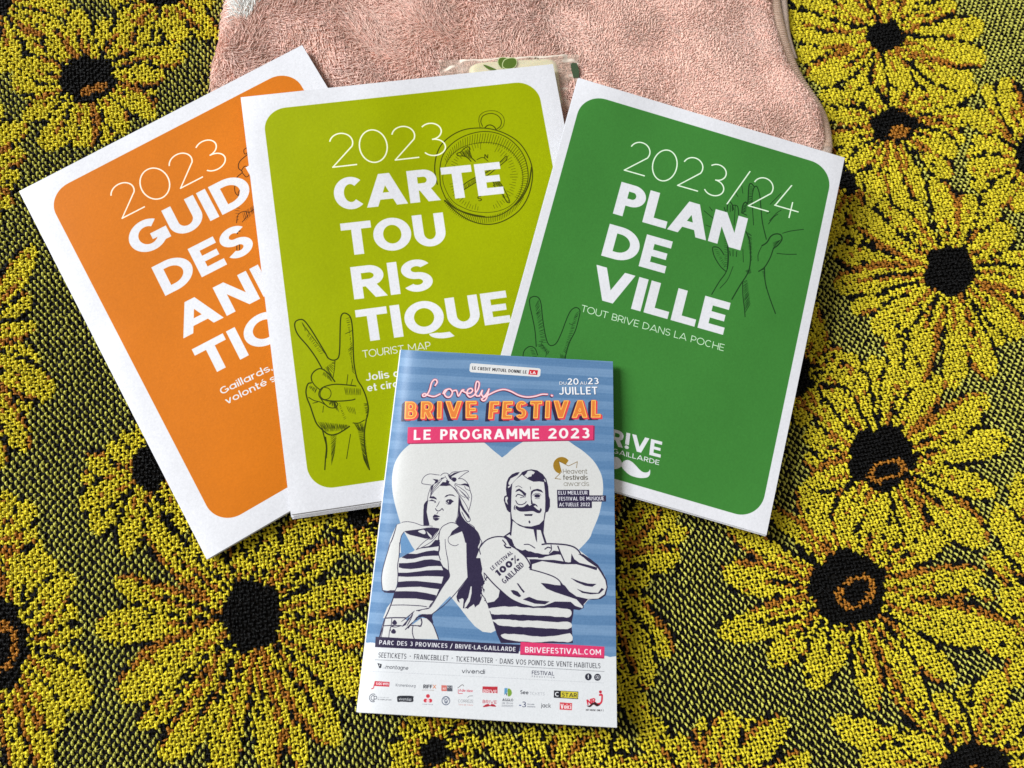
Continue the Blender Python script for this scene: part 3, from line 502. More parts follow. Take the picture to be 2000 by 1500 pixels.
    A.line(z4([(920,1310),(1000,1300),(1150,1305),(1280,1320),(1370,1350),(1430,1400),(1470,1460),(1540,1500)]), 3.2, INK); A.line(z4([(670,1310),(740,1312),(820,1360)]), 2.0, INK); A.line(z4([(960,1375),(1000,1350),(1040,1360)]), 2.6, INK); A.line(z4([(1045,1320),(1050,1380),(1020,1430)]), 2.0, INK)
    A.line(z6([(1140,50),(1180,150),(1230,260)]), 3.0, INK)
    A.poly(z6([(620,120),(760,120),(840,150),(920,180),(1010,165),(1080,110),(1170,120),(1190,170),(1120,160),(1020,165),(930,210),(870,215),(830,160),(720,165),(690,180),(660,160)]), INK)
    A.poly(z6([(740,230),(830,230),(940,240),(1080,240),(1210,260),(1290,275),(1320,270),(1330,150),(1370,230),(1440,280),(1560,310),(1690,345),(1680,385),(1560,345),(1400,300),(1200,300),(1000,270),(920,255),(780,300),(775,370),(730,350),(760,300)]), INK)
    A.poly(z6([(1420,160),(1490,160),(1600,230),(1700,310),(1770,420),(1820,520),(1835,620),(1810,730),(1740,785),(1640,795),(1560,790),(1500,860),(1500,910),(1440,940),(1360,930),(1355,1000),(1330,1120),(1350,1400),(345,1400),(290,1280),(220,1060),(150,840),(250,820),(310,760),(330,660),(480,780),(640,850),(800,890),(950,880),(1100,820),(1320,825),(1380,880),(1480,915),(1490,890),(1400,790),(1250,740),(1100,690),(980,640),(900,560),(1000,570),(1100,590),(1180,595),(1170,560),(1240,600),(1300,680),(1400,750),(1560,785),(1700,780),(1790,720),(1820,620),(1800,520),(1740,420),(1690,345),(1560,260),(1470,180)]), INK)
    A.poly(z6([(1375,855),(1480,915),(1490,895),(1400,800),(1340,790)]), OFF)
    A.line(z6([(160,480),(240,570),(330,655),(470,775),(600,845)]), 2.6, INK); A.line(z6([(120,430),(170,490)]), 2.0, INK); A.line(z6([(750,370),(900,410),(1050,460),(1140,510),(1200,580)]), 2.4, INK); A.line(z6([(600,120),(680,190),(740,280),(770,370)]), 3.0, INK); A.line(z6([(80,0),(45,80),(60,160)]),2.0,INK)
    for q in ([(480,665),(520,660),(580,680),(630,745),(600,760),(520,720)],[(565,565),(590,570),(640,640),(680,685),(660,700),(620,650)],[(650,790),(740,755),(850,800),(1025,820),(960,860),(820,850)],[(1315,490),(1450,540),(1560,570),(1680,575),(1620,615),(1520,600),(1400,550)],[(1400,640),(1500,680),(1600,695),(1700,700),(1750,630),(1785,650),(1720,710),(1600,720),(1480,700)]): A.poly(z6(q), INK)
    for q in ([(185,910),(400,890),(620,895),(850,912),(1060,905),(1310,935),(1300,1035),(1100,1030),(850,1015),(600,1005),(400,1000),(230,1000),(200,960)],[(225,1075),(420,1070),(600,1085),(850,1090),(1080,1105),(1310,1110),(1310,1195),(1100,1200),(850,1185),(600,1175),(330,1155),(280,1120)],[(355,1275),(600,1280),(850,1305),(1080,1300),(1310,1265),(1325,1380),(1080,1375),(850,1390),(600,1375),(400,1345)]):
        Q = np.array(q, float); P = cat(Q, 4, True); P[:,1] += np.random.default_rng(len(Q)).uniform(-5, 5, len(P)); A.poly(z6([tuple(p) for p in P]), OFF)
    # tattoo
    for s, p0, p1, cap, wt in (('LE FESTIVAL', (225,390), (515,150), 54, .19), ('100%', (310,480), (610,240), 94, .36), ('GAILLARD', (400,580), (675,320), 80, .18)):
        a, b = z6([p0])[0], z6([p1])[0]; n = np.array([b[1]-a[1], -(b[0]-a[0])]); n = n/np.linalg.norm(n)*cap/7.143
        A.text(s, a, b, cap, wt, INK, gap=.12, up=(a[0]+n[0], a[1]+n[1]))
    # ---------------- headings
    def para(p0, p1, q1, q0, col): A.poly([p0, p1, q1, q0], col)
    w1 = z1([(870,148),(1370,186),(1382,196),(1378,240),(1366,250),(866,215),(856,204),(860,158)]); A.poly(w1, (222,222,220), sm=0)
    A.text('LE CREDIT MUTUEL DONNE LE', z1([(876,195)])[0], z1([(1277,226)])[0], 6.2, .20, BK, gap=.16)
    A.poly(z1([(1298,196),(1362,201),(1356,236),(1290,231)]), (205,40,50)); A.text('LA', z1([(1303,226)])[0], z1([(1346,229)])[0], 5, .28, (240,240,240))
    A.poly(z1([(410,622),(1780,610),(1778,718),(404,745)]), (150,36,80)); A.poly(z1([(402,620),(1770,606),(1768,712),(398,738)]), PINK)
    A.text('LE', z1([(445,715)])[0], z1([(570,712)])[0], 20, .24, (244,240,238), gap=.26, up=z1([(447,640)])[0])
    A.text('PROGRAMME', z1([(640,712)])[0], z1([(1370,706)])[0], 20, .24, (244,240,238), gap=.20, up=z1([(642,636)])[0])
    A.text('2023', z1([(1437,705)])[0], z1([(1742,702)])[0], 20, .24, (244,240,238), gap=.20, up=z1([(1438,628)])[0])
    for s, a, b, u in (('BRIVE',(378,558),(908,552),(383,432)), ('FESTiVAL',(995,558),(1822,548),(1005,430))):
        s = s.upper(); a_, b_, u_ = z1([a])[0], z1([b])[0], z1([u])[0]; k = W_/550*.9
        for i in range(9): A.text(s, a_, b_, 33, .24, INK, gap=.23, up=u_, shift=(-i*1.0*k, i*.95*k), grow=1.2)
        for i in range(6): A.text(s, a_, b_, 33, .24, (222,74,78), gap=.23, up=u_, shift=(i*.9*k, i*.75*k), grow=2.0)
        A.text(s, a_, b_, 33, .25, (253,214,96), gap=.235, up=u_, grow=0, inner=(4,(228,128,58)))
    k = 1.0
    script = [z1([(604,312),(618,290),(612,272),(594,272),(576,296),(566,335),(552,368),(532,390),(514,392),(512,380),(528,374),(560,388),(598,394),(640,376)]),
        z1([(662,372),(672,352),(690,342),(715,340),(730,365),(715,395),(690,398),(672,375),(690,345)]), z1([(730,355),(760,350),(775,390),(800,350),(815,345)]),
        z1([(800,350),(830,365),(860,370),(880,350),(868,335),(845,345),(838,375),(860,398),(890,385)]), z1([(890,385),(920,340),(928,295),(910,285),(900,330),(905,385),(930,390)]),
        z1([(930,390),(950,350),(945,375),(960,395),(985,370),(1000,340)]), z1([(1000,340),(985,400),(965,425),(945,415),(965,400),(1010,375),(1060,352),(1110,342),(1160,355),(1220,385),(1280,398),(1340,392),(1390,378),(1430,378)])]
    for wd, col, sh in ((4.6,INK,(-1.0,1.2)),(4.4,(190,84,112),(0,0)),(2.5,(250,214,216),(0,0))):
        for q in script: A.line([(x+sh[0], y+sh[1]) for x, y in q], wd*1.35, col)
        A.line([(p[0]+sh[0], p[1]+sh[1]) for p in z1([(1462,386),(1466,388)])], wd*1.7, col)
    for s, a, b, cap, wt in (('DU',(1520,307),(1573,307),6,.16),('20',(1580,307),(1662,307),12.5,.2),('AU',(1672,306),(1722,306),6,.16),('23',(1730,304),(1810,303),12.5,.2),('JUILLET',(1522,381),(1802,378),15,.19)):
        for sh, col in (((2.5,2.5),(60,66,90)),((0,0),(244,244,246))): A.text(s, z1([a])[0], z1([b])[0], cap, wt, col, gap=.16, shift=sh)
    # award
    A.poly([(1097+16.5*math.cos(t), 909+16.5*math.sin(t)) for t in np.linspace(math.radians(105), math.radians(325), 30)], (156,118,30))
    A.poly(z4([(1150,150),(1290,215),(1410,155),(1400,250),(1210,270),(1210,380),(1190,400),(1105,390),(1190,300),(1160,200)]), OFF)
    A.line(z4([(1180,400),(1100,390),(1190,300),(1150,145),(1290,215),(1412,155),(1400,240)]), 1.4, (128,98,40), sm=0)
    A.text('Heavent', z4([(1212,322)])[0], z4([(1552,322)])[0], 9.5, .09, (90,80,60)); A.text('festivals', z4([(1214,408)])[0], z4([(1562,408)])[0], 9.5, .16, (74,66,50)); A.text('awards', z4([(1222,494)])[0], z4([(1578,494)])[0], 9.5, .08, (96,88,70))
    for q in ([(1128,548),(1578,548),(1578,630),(1130,630)],[(1130,625),(1812,625),(1812,712),(1132,712)],[(1132,708),(1615,708),(1615,802),(1136,802)]): A.poly(z4(q), INK)
    for s, a, b in (('ELU MEILLEUR',(1148,615),(1555,613)),('FESTIVAL DE MUSIQUE',(1155,698),(1785,693)),('ACTUELLE 2022',(1158,780),(1588,776))): A.text(s, z4([a])[0], z4([b])[0], 7.2, .17, (232,232,236), gap=.14)
    # ---------------- foot
    A.poly(z2([(165,768),(1232,828),(1218,893),(160,845)]), INK); A.poly(z2([(1232,806),(1852,842),(1850,930),(1230,902)]), (170,36,84)); A.poly(z2([(1236,806),(1852,842),(1846,922),(1230,894)]), PINK)
    A.text('PARC DES 3 PROVINCES / BRIVE-LA-GAILLARDE', z2([(190,825)])[0], z2([(1196,877)])[0], 8.6, .19, (238,238,240), gap=.20)
    A.text('BRIVEFESTIVAL.COM', z2([(1266,884)])[0], z2([(1826,904)])[0], 11, .19, (244,240,242), gap=.16)
    for s, a, b in (('SEETICKETS',(184,921),(390,932)),('·',(415,930),(425,930)),('FRANCEBILLET',(447,934),(700,946)),('·',(724,944),(734,944)),('TICKETMASTER',(755,950),(1028,962)),('·',(1050,958),(1060,958)),('DANS VOS POINTS DE VENTE HABITUELS',(1080,966),(1822,1002))): A.text(s, z2([a])[0], z2([b])[0], 10, .12, (52,52,60), gap=.16)
    A.line(z2([(160,938),(800,965),(1850,1025)]), .6, (90,92,100)); 
    for t in np.linspace(0, 1, 150): A.line(z2([(125+1715*t, 1023+86*t),(129+1715*t, 1023.2+86*t)]), .7, (150,152,160), 0, .7)
    A.poly(z2([(178,962),(210,972),(205,998),(192,1000)]), BK); A.poly(z2([(188,972),(198,976),(195,990)]), (236,238,240)); A.text('La', z2([(218,1002)])[0], z2([(236,1003)])[0], 2.8, .14, (120,120,128)); A.text('montagne', z2([(238,1004)])[0], z2([(405,1013)])[0], 7.5, .14, (70,72,80))
    A.text('vivendi', z2([(798,1036)])[0], z2([(970,1043)])[0], 8.5, .15, (50,52,62)); A.text('FESTIVAL', z2([(1316,1046)])[0], z2([(1480,1055)])[0], 7.6, .17, (44,46,70)); A.text('PRODUCTION', z2([(1316,1066)])[0], z2([(1482,1075)])[0], 3.2, .16, (90,92,100), gap=.9)
    for cx, cy in ((1733,1064),(1800,1067)): A.poly(z2([(cx+25*math.cos(t), cy+26*math.sin(t)) for t in np.linspace(0, 6.28, 24)]), (40,40,54))
    A.text('f', z2([(1728,1078)])[0], z2([(1738,1078)])[0], 7.5, .22, (236,238,240)); A.line(z2([(1788,1055),(1812,1056),(1811,1079),(1788,1078),(1788,1055)]), .8, (236,238,240), 0); A.poly(z2([(1800+6*math.cos(t), 1067+6*math.sin(t)) for t in np.linspace(0, 6.28, 12)]), (200,202,206))
    # partners' marks
    def box(zz, x0, y0, x1, y1, col, sk=.03): A.poly(zz([(x0,y0),(x1,y0+(x1-x0)*sk),(x1,y1+(x1-x0)*sk),(x0,y1)]), col)
    def t7(s, a, b, cap, wt, col, **k): A.text(s, z7([a])[0], z7([b])[0], cap, wt, col, **k)
    def t8(s, a, b, cap, wt, col, **k): A.text(s, z8([a])[0], z8([b])[0], cap, wt, col, **k)
    A.poly(z7([(312,668),(526,682),(520,750),(295,738)]), RED); t7('sacem', (325,722), (508,730), 6.5, .2, (240,232,234)); A.line(z7([(300,735),(290,770),(265,780)]), 1.8, RED)
    t7('Kronenbourg', (612,745), (900,758), 5.6, .12, (96,98,106)); t7('RIFF', (1012,772), (1140,776), 7.2, .24, BK); t7('X', (1145,776), (1200,778), 7.4, .22, (210,120,70)); t7('LE CREDIT MUTUEL', (995,802), (1170,808), 1.6, .14, (130,96,80))
    box(z7, 1275, 728, 1352, 812, (206,110,100)); box(z7, 1355, 732, 1435, 815, (90,92,100)); t7('ici', (1295,790), (1335,792), 5, .2, (240,236,236)); t7('K-I', (1362,772), (1425,774), 4, .2, (240,240,240))
    A.line(z7([(1512,768),(1575,722),(1600,742)]), 1.2, (110,104,104)); t7('Adie idee', (1530,820), (1728,828), 5, .14, RED); A.line(z7([(1520,790),(1522,845),(1580,848)]), 1.0, RED)
    box(z7, 1870, 745, 2040, 835, (186,48,60)); 
    A.poly(z8([(0,752),(162,748),(160,846),(0,835)]), (186,48,60)); A.text('BRIVE', (944.0,1352.5), (970,1354.3), 6.4, .2, (240,232,232), gap=.14)
    A.text('BR!VE', (942.6,1373.2), (969.8,1374.6), 6.2, .15, (188,52,64), gap=.14)
    A.poly([(943,1380.5),(949,1376),(954,1375),(957,1377.5),(960,1375),(965,1376),(969,1380),(963,1380),(957,1379.3),(950,1380.5)], (176,40,54), sm=1)
    for a0, a1, rr in ((60,300,52),(70,290,30)): A.line(z7([(288+rr*1.05*math.cos(math.radians(a)), 912-rr*1.1*math.sin(math.radians(a))) for a in range(a0, a1, 12)]), 1.2, (50,52,66))
    A.line(z7([(300,885),(300,960)]), 1.2, (50,52,66)); A.line(z7([(300,888),(335,890),(335,925),(300,928)]), 1.2, (50,52,66)); t7('LA CULTURE AVEC', (352,910), (520,916), 1.8, .13, (120,122,130)); t7('la copie privee', (352,940), (552,950), 2.8, .16, (80,82,90))
    A.poly(z7([(640,890),(700,880),(860,885),(868,920),(855,970),(700,965),(645,970),(635,930)]), (40,42,50), sm=1); t7('vivendup', (655,945), (840,952), 5.5, .13, (226,228,230))
    for cx, cy in ((1080,885),(1045,950),(1115,952)): A.poly(z7([(cx+28*math.cos(t), cy+28*math.sin(t)) for t in np.linspace(0, 6.28, 16)]), (204,58,72))
    A.poly(z7([(1080,905),(1050,965),(1110,965)]), (236,200,204)); t7('Credit Mutuel', (1000,1008), (1152,1014), 1.8, .14, (80,70,84))
    A.line(z7([(1340+56*math.cos(t), 952+60*math.sin(t)) for t in np.linspace(0, 6.29, 20)]), 1.3, (52,64,92)); A.line(z7([(1308,920),(1332,990),(1342,955),(1352,990),(1378,922)]), 1.1, (52,64,92), 0); A.line(z7([(1322,908),(1340,945),(1360,908)]), 1.1, (52,64,92), 0)
    t7('CORREZE', (1515,975), (1735,982), 5.6, .09, (110,112,116)); t7('Terre de culture', (1522,1018), (1730,1024), 2.6, .12, (196,120,110)); A.line(z7([(1655,905),(1680,885),(1728,882)]), .9, (110,112,116))
    A.poly(z8([(262,770),(305,768),(302,830),(258,870)]), (92,150,190)); A.poly(z8([(310,780),(350,790),(368,830),(355,875),(312,885)]), (124,160,60), sm=1); A.poly(z8([(278,850),(300,840),(298,885)]), (60,70,100))
    t8('AGGLO', (230,958), (388,962), 5.2, .22, (70,72,80)); t8('de Brive', (225,1000), (386,1006), 4.6, .10, (120,122,130)); A.line(z8([(222,1018),(385,1024)]), .7, (120,122,130)); A.line(z8([(222,1035),(385,1040)]), .7, (150,152,160))
    t8('See', (490,855), (608,862), 7.6, .18, (40,42,52)); t8('TICKETS', (622,866), (845,876), 5.6, .07, (130,132,140)); t8('3', (512,1045), (572,1048), 11, .16, (52,58,92)); A.line(z8([(478,1018),(500,1020)]), 1.8, (70,80,130), 0)
    t8('nouvelle', (590,1010), (695,1016), 2.6, .14, (80,82,96)); t8('aquitaine', (590,1045), (708,1050), 2.8, .14, (80,82,96)); t8('jack', (790,1048), (935,1054), 8.0, .14, (44,46,54))
    A.poly(z8([(978,803),(1330,822),(1326,930),(975,908)]), (36,36,42)); A.poly(z8([(1078,814),(1322,828),(1318,920),(1076,904)]), (214,198,58)); t8('C', (992,890), (1058,893), 9, .22, (236,238,240)); t8('STAR', (1092,893), (1310,905), 8, .2, (40,40,44))
    A.poly(z8([(1062,975),(1240,988),(1236,1090),(1060,1080)]), (206,64,74)); t8('Voici', (1072,1068), (1226,1074), 9.6, .2, (244,236,236))
    for sh, col in (((0,0),(206,40,62)),): t8('NR', (1462,1015), (1590,985), 10.5, .28, col, gap=.04); 
    A.line(z8([(1640,870),(1672,870),(1668,960),(1640,995),(1605,1000)]), 3.6, (206,40,62)); A.poly(z8([(1650+22*math.cos(t), 825+22*math.sin(t)) for t in np.linspace(0, 6.28, 14)]), (190,34,56))
    A.poly(z8([(1450,1025),(1490,1020),(1530,985),(1580,975),(1610,1000),(1650,1010),(1600,1035),(1550,1010),(1500,1045)]), (56,20,26), sm=1); t8('HIT MUSIC ONLY !', (1440,1098), (1695,1106), 3.4, .24, (52,48,52))
    # specks of a printed paper grain
    g = rng.normal(0, .012, (H_, W_, 1)).astype(np.float32); cv.a += g + (fbm(H_, W_, 5, 5, 11)*.008)[..., None]
    return cv.a

# ------------------------------------------------------------------ meshes and materials
def mesh_obj(name, V, F, mats, parent=None, smooth=True, uv=None, col=None, midx=None):
    V = np.asarray(V, np.float32); F = np.asarray(F, np.int32); me = bpy.data.meshes.new(name)
    me.vertices.add(len(V)); me.vertices.foreach_set('co', V.ravel())
    k = F.shape[1]; me.loops.add(F.size); me.loops.foreach_set('vertex_index', F.ravel())
    me.polygons.add(len(F)); me.polygons.foreach_set('loop_start', np.arange(len(F), dtype=np.int32)*k); me.polygons.foreach_set('loop_total', np.full(len(F), k, np.int32))
    for m in (mats if isinstance(mats, (list, tuple)) else [mats]): me.materials.append(m)
    if midx is not None: me.polygons.foreach_set('material_index', np.asarray(midx, np.int32))
    me.polygons.foreach_set('use_smooth', np.full(len(F), smooth, bool))
    if uv is not None: l = me.uv_layers.new(name='UVMap'); l.data.foreach_set('uv', np.asarray(uv, np.float32)[F.ravel()].ravel())
    if col is not None:
        a = me.color_attributes.new('tint', 'FLOAT_COLOR', 'POINT'); a.data.foreach_set('color', np.c_[col, np.ones(len(col))].astype(np.float32).ravel())
    me.update(calc_edges=True); me.validate()
    o = bpy.data.objects.new(name, me); COL.objects.link(o)
    if parent: o.parent = parent
    return o
def thing(name, label, cat_, kind=None, group=None):
    o = bpy.data.objects.new(name, None); o.empty_display_size = .01; COL.objects.link(o); o['label'] = label; o['category'] = cat_
    if kind: o['kind'] = kind
    if group: o['group'] = group
    return o
def mat(name, col=(.8,.8,.8), rough=.5, spec=.4, attr=None, sheen=0, image=None, bump=None, sub=0):
    """bump: (kind, scale, distance)"""
    m = bpy.data.materials.new(name); m.use_nodes = True; nt = m.node_tree; b = nt.nodes['Principled BSDF']; L = nt.links.new
    b.inputs['Base Color'].default_value = (*col, 1); b.inputs['Roughness'].default_value = rough; b.inputs['Specular IOR Level'].default_value = spec
    if sheen: b.inputs['Sheen Weight'].default_value = sheen; b.inputs['Sheen Roughness'].default_value = .4
    if sub: b.inputs['Subsurface Weight'].default_value = sub; b.inputs['Subsurface Radius'].default_value = (.003,.002,.001); b.inputs['Subsurface Scale'].default_value = .5
    src = None
    if attr: n = nt.nodes.new('ShaderNodeAttribute'); n.attribute_name = attr; src = n.outputs['Color']; L(src, b.inputs['Base Color'])
    if image: n = nt.nodes.new('ShaderNodeTexImage'); n.image = image; n.interpolation = 'Linear'; n.extension = 'EXTEND'; src = n.outputs['Color']; L(src, b.inputs['Base Color'])
    for (kind, scale, dist, strength) in (bump or []):
        tc = nt.nodes.new('ShaderNodeTexCoord'); bp = nt.nodes.new('ShaderNodeBump'); bp.inputs['Strength'].default_value = strength; bp.inputs['Distance'].default_value = dist
        if kind == 'ply':
            n = nt.nodes.new('ShaderNodeTexWave'); n.wave_type = 'BANDS'; n.bands_direction = 'DIAGONAL'; n.inputs['Scale'].default_value = scale; n.inputs['Distortion'].default_value = 1.0; L(tc.outputs['UV'], n.inputs['Vector']); h = n.outputs['Fac']
        else:
            n = nt.nodes.new('ShaderNodeTexNoise'); n.inputs['Scale'].default_value = scale; n.inputs['Detail'].default_value = 4; L(tc.outputs['Object'], n.inputs['Vector']); h = n.outputs['Fac']
        L(h, bp.inputs['Height']); prev = b.inputs['Normal'].links
        if prev: L(prev[0].from_socket, bp.inputs['Normal'])
        L(bp.outputs[0], b.inputs['Normal'])
    return m
def make_image(name, arr):
    h, w, _ = arr.shape; im = bpy.data.images.new(name, w, h, alpha=False); im.colorspace_settings.name = 'sRGB'
    a = np.ones((h, w, 4), np.float32); a[..., :3] = np.clip(arr, 0, 1)[::-1]; im.pixels.foreach_set(a.ravel()); im.update(); im.pack(); return im
PAPER = mat('white_paper', s2l((227,227,231)), .6, .12, bump=[('noise', 900, .0002, .25), ('noise', 60, .0008, .15)])

# ------------------------------------------------------------------ brochures
def bil(z, u, v): return z[0]*(1-u)*(1-v)+z[1]*u*(1-v)+z[2]*u*v+z[3]*(1-u)*v
G = lambda u, v, a, b, s, t: np.exp(-((u-a)/s)**2-((v-b)/t)**2)
BEND = {
 'orange': lambda u,v: -.0011*np.exp(-u/.022)+.0010*np.sin(np.pi*v)*np.sin(np.pi*np.clip(u,0,1)) + .0006*np.sin(7*v+6*u) - .0013*G(u,v,.0,.42,.05,.05) + .0004*G(u,v,.0,.62,.05,.06),
 'lime':   lambda u,v: .0009*np.sin(2.2*np.pi*u+.8+1.5*v)*(1-v*.5)*np.sin(np.pi*np.clip(u,0,1))**.5 + .0021*G(u,v,.42,.12,.16,.22) - .0012*G(u,v,.80,.10,.18,.25) - .0003*np.exp(-u/.02) + .0003*np.sin(9*v+4*u),
 'green':  lambda u,v: .0011*np.sin(2*np.pi*v*.8+u*2) + .0004*np.sin(13*u+5*v+1) + .0004*G(u,v,.15,.15,.15,.1)+.0003*np.sin(11*u+3*v) - .0003*np.exp(-(1-u)/.03),
 'prog':   lambda u,v: -.0034*np.exp(-u/.034)+.0007*np.sin(np.pi*u)*(1-.4*v) + .0003*np.sin(4*np.pi*v)*np.exp(-(1-u)/.15)}
def sheet(name, key, mats, nu=48, nv=64, drop=0.0, thick=.00016, rect=(0,0,1,1), parent=None, edge=0.0):
    d = DOCS[key]; u = np.linspace(0, 1, nu+1); v = np.linspace(0, 1, nv+1); U, Vv = np.meshgrid(u, v)
    Ur = rect[0]+(rect[2]-rect[0])*U; Vr = rect[1]+(rect[3]-rect[1])*Vv
    z = bil(d['z'], Ur, Vr)+BEND[key](np.clip(Ur,0,1), np.clip(Vr,0,1)) - drop
    px = aph(d['Hi'], np.c_[Ur.ravel(), Vr.ravel()]); zt = bil(d['z'], Ur, Vr)+BEND[key](np.clip(Ur,0,1), np.clip(Vr,0,1))
    T = unproj(px, zt.ravel()); T[:,2] = z.ravel(); B = T.copy(); B[:,2] -= thick; n = (nu+1)*(nv+1)
    idx = np.arange(n).reshape(nv+1, nu+1); a,b,c,e = idx[:-1,:-1].ravel(), idx[1:,:-1].ravel(), idx[1:,1:].ravel(), idx[:-1,1:].ravel()
    F = [np.c_[a,b,c,e], np.c_[a,e,c,b]+n]
    rim = np.concatenate([idx[0,:], idx[1:,-1], idx[-1,-2::-1], idx[-2:0:-1,0]]); m_ = len(rim); k_ = np.arange(m_); kn = np.roll(k_, -1); F.append(np.c_[k_, kn, kn+m_, k_+m_]+2*n); uvr = np.c_[U.ravel(), 1-Vv.ravel()][rim]
    Fa = np.vstack(F); mi = np.r_[np.zeros(len(a)), np.ones(len(Fa)-len(a))] if isinstance(mats, list) else None
    uv = np.c_[U.ravel(), 1-Vv.ravel()]; return mesh_obj(name, np.vstack([T, B, T[rim], B[rim]]), Fa, mats, parent, True, np.vstack([uv, uv, uvr, uvr]), midx=mi)
def roll_edge(name, key, side, layers, step, parent, m):
    """the rounded fold that joins the leaves along one long side"""
    d = DOCS[key]; v = np.linspace(0, 1, 40); R = layers*step/2; V = []; un = 0.0 if side < 0 else 1.0
    px = aph(d['Hi'], np.c_[np.full(40, un), v]); z = bil(d['z'], un, v)+BEND[key](un, v); P = unproj(px, z)
    q = aph(d['Hi'], np.c_[np.full(40, un+.01*side), v]); Q = unproj(q, z); dr = (Q-P)/np.linalg.norm(Q-P, axis=1)[:,None]
    A = np.linspace(0, math.pi, 8)
    for a in A: V.append(P + dr*math.sin(a)*R*.8 + np.array([0,0,-R+math.cos(a)*R]) - np.array([0,0,.00001]))
    V = np.array(V).reshape(-1, 3); i = np.arange(8*40).reshape(8, 40); F = np.c_[i[:-1,:-1].ravel(), i[:-1,1:].ravel(), i[1:,1:].ravel(), i[1:,:-1].ravel()]
    if side > 0: F = F[:, ::-1]
    return mesh_obj(name, V, F, m, parent)
def brochure(name, key, label, cat_, art, size, rough, leaves, step, leaf_name, rects, spine):
    root = thing(name, label, cat_)
    im = make_image(name+'_print', art()); m = mat(name+'_ink', rough=rough, spec=(.32 if key == 'prog' else .08), image=im, bump=[('noise', 1100, .00015, .22), ('noise', 45, .0010, .14), ('noise', 13, .0050, .16)])
    sheet('front_cover', key, [m, PAPER], parent=root)
    for i in range(leaves): sheet(leaf_name, key, PAPER, 26, 34, drop=(i+1)*step, thick=.0001, rect=rects[i % len(rects)], parent=root)
    if spine: roll_edge('spine', key, -1, leaves+1, step, root, PAPER)
    return root
brochure('events_guide', 'orange', 'orange booklet cover reading 2023 GUIDE DES ANIMATIONS, leftmost, partly under the lime map', 'booklet', art_orange, 0, .55, 4, .00020, 'page', [(.004,.001,.996,.999),(.004,.002,.993,1.001),(.003,-.001,.997,1.0),(.002,.001,.999,1.002)], True)
brochure('tourist_map', 'lime', 'lime green folded map reading 2023 CARTE TOURISTIQUE with compass sketch, second from left', 'map', art_lime, 0, .5, 5, .00034, 'fold_panel', [(.001,.001,1.0,1.001),(.004,.002,.997,1.004),(-.001,.001,1.001,1.006),(.003,.003,.998,1.008),(.001,.001,1.002,1.010)], False)
brochure('town_map', 'green', 'dark green folded map reading 2023/24 PLAN DE VILLE, rightmost, on the pink towel corner', 'map', art_green, 0, .5, 4, .00026, 'fold_panel', [(.002,.001,.997,1.000),(-.003,.002,1.001,1.001),(-.002,-.001,.998,1.002),(.001,.001,1.001,1.003)], False)
brochure('festival_programme', 'prog', 'small blue striped programme reading LOVELY BRIVE FESTIVAL with drawn man and woman, on top', 'programme', art_prog, 0, .42, 5, .00020, 'page', [(.004,.001,.997,1.0),(.004,.002,.995,.999),(.003,.0,.998,1.001),(.003,.001,.996,1.001),(.002,.001,1.0,1.002)], True)

# ------------------------------------------------------------------ bedspread
def inside_quad(px, q, shrink):
    q = np.array(q, float); c = q.mean(0); q = c+(q-c)*(1-shrink/np.linalg.norm(q-c, axis=1).mean()); r = np.ones(len(px), bool)
    for i in range(4):
        a, b = q[i], q[(i+1)%4]; r &= ((b[0]-a[0])*(px[:,1]-a[1])-(b[1]-a[1])*(px[:,0]-a[0])) > 0
    return r
def in_poly(P, poly):
    poly = np.asarray(poly, float); r = np.zeros(len(P), bool); j = len(poly)-1
    for i in range(len(poly)):
        a, b = poly[i], poly[j]; m = (a[1] > P[:,1]) != (b[1] > P[:,1])
        with np.errstate(divide='ignore', invalid='ignore'): x = (b[0]-a[0])*(P[:,1]-a[1])/(b[1]-a[1])+a[0]
        r ^= m & (P[:,0] < x); j = i
    return r
TOWEL_PX = [(446,-260),(444,-60),(440,0),(430,60),(417,110),(411,150),(412,190),(440,250),(520,285),(700,300),(900,310),(1100,318),(1300,330),(1500,335),(1590,318),(1617,290),(1613,250),(1598,212),(1560,158),(1536,105),(1522,50),(1512,0),(1506,-60),(1500,-260)]
def cloth_z(x, y): return .0010*np.sin(x*17+1)*np.sin(y*13+.5)+.0006*np.sin(x*41+y*29)+.0004*np.sin(x*75-y*38+1) - .0018
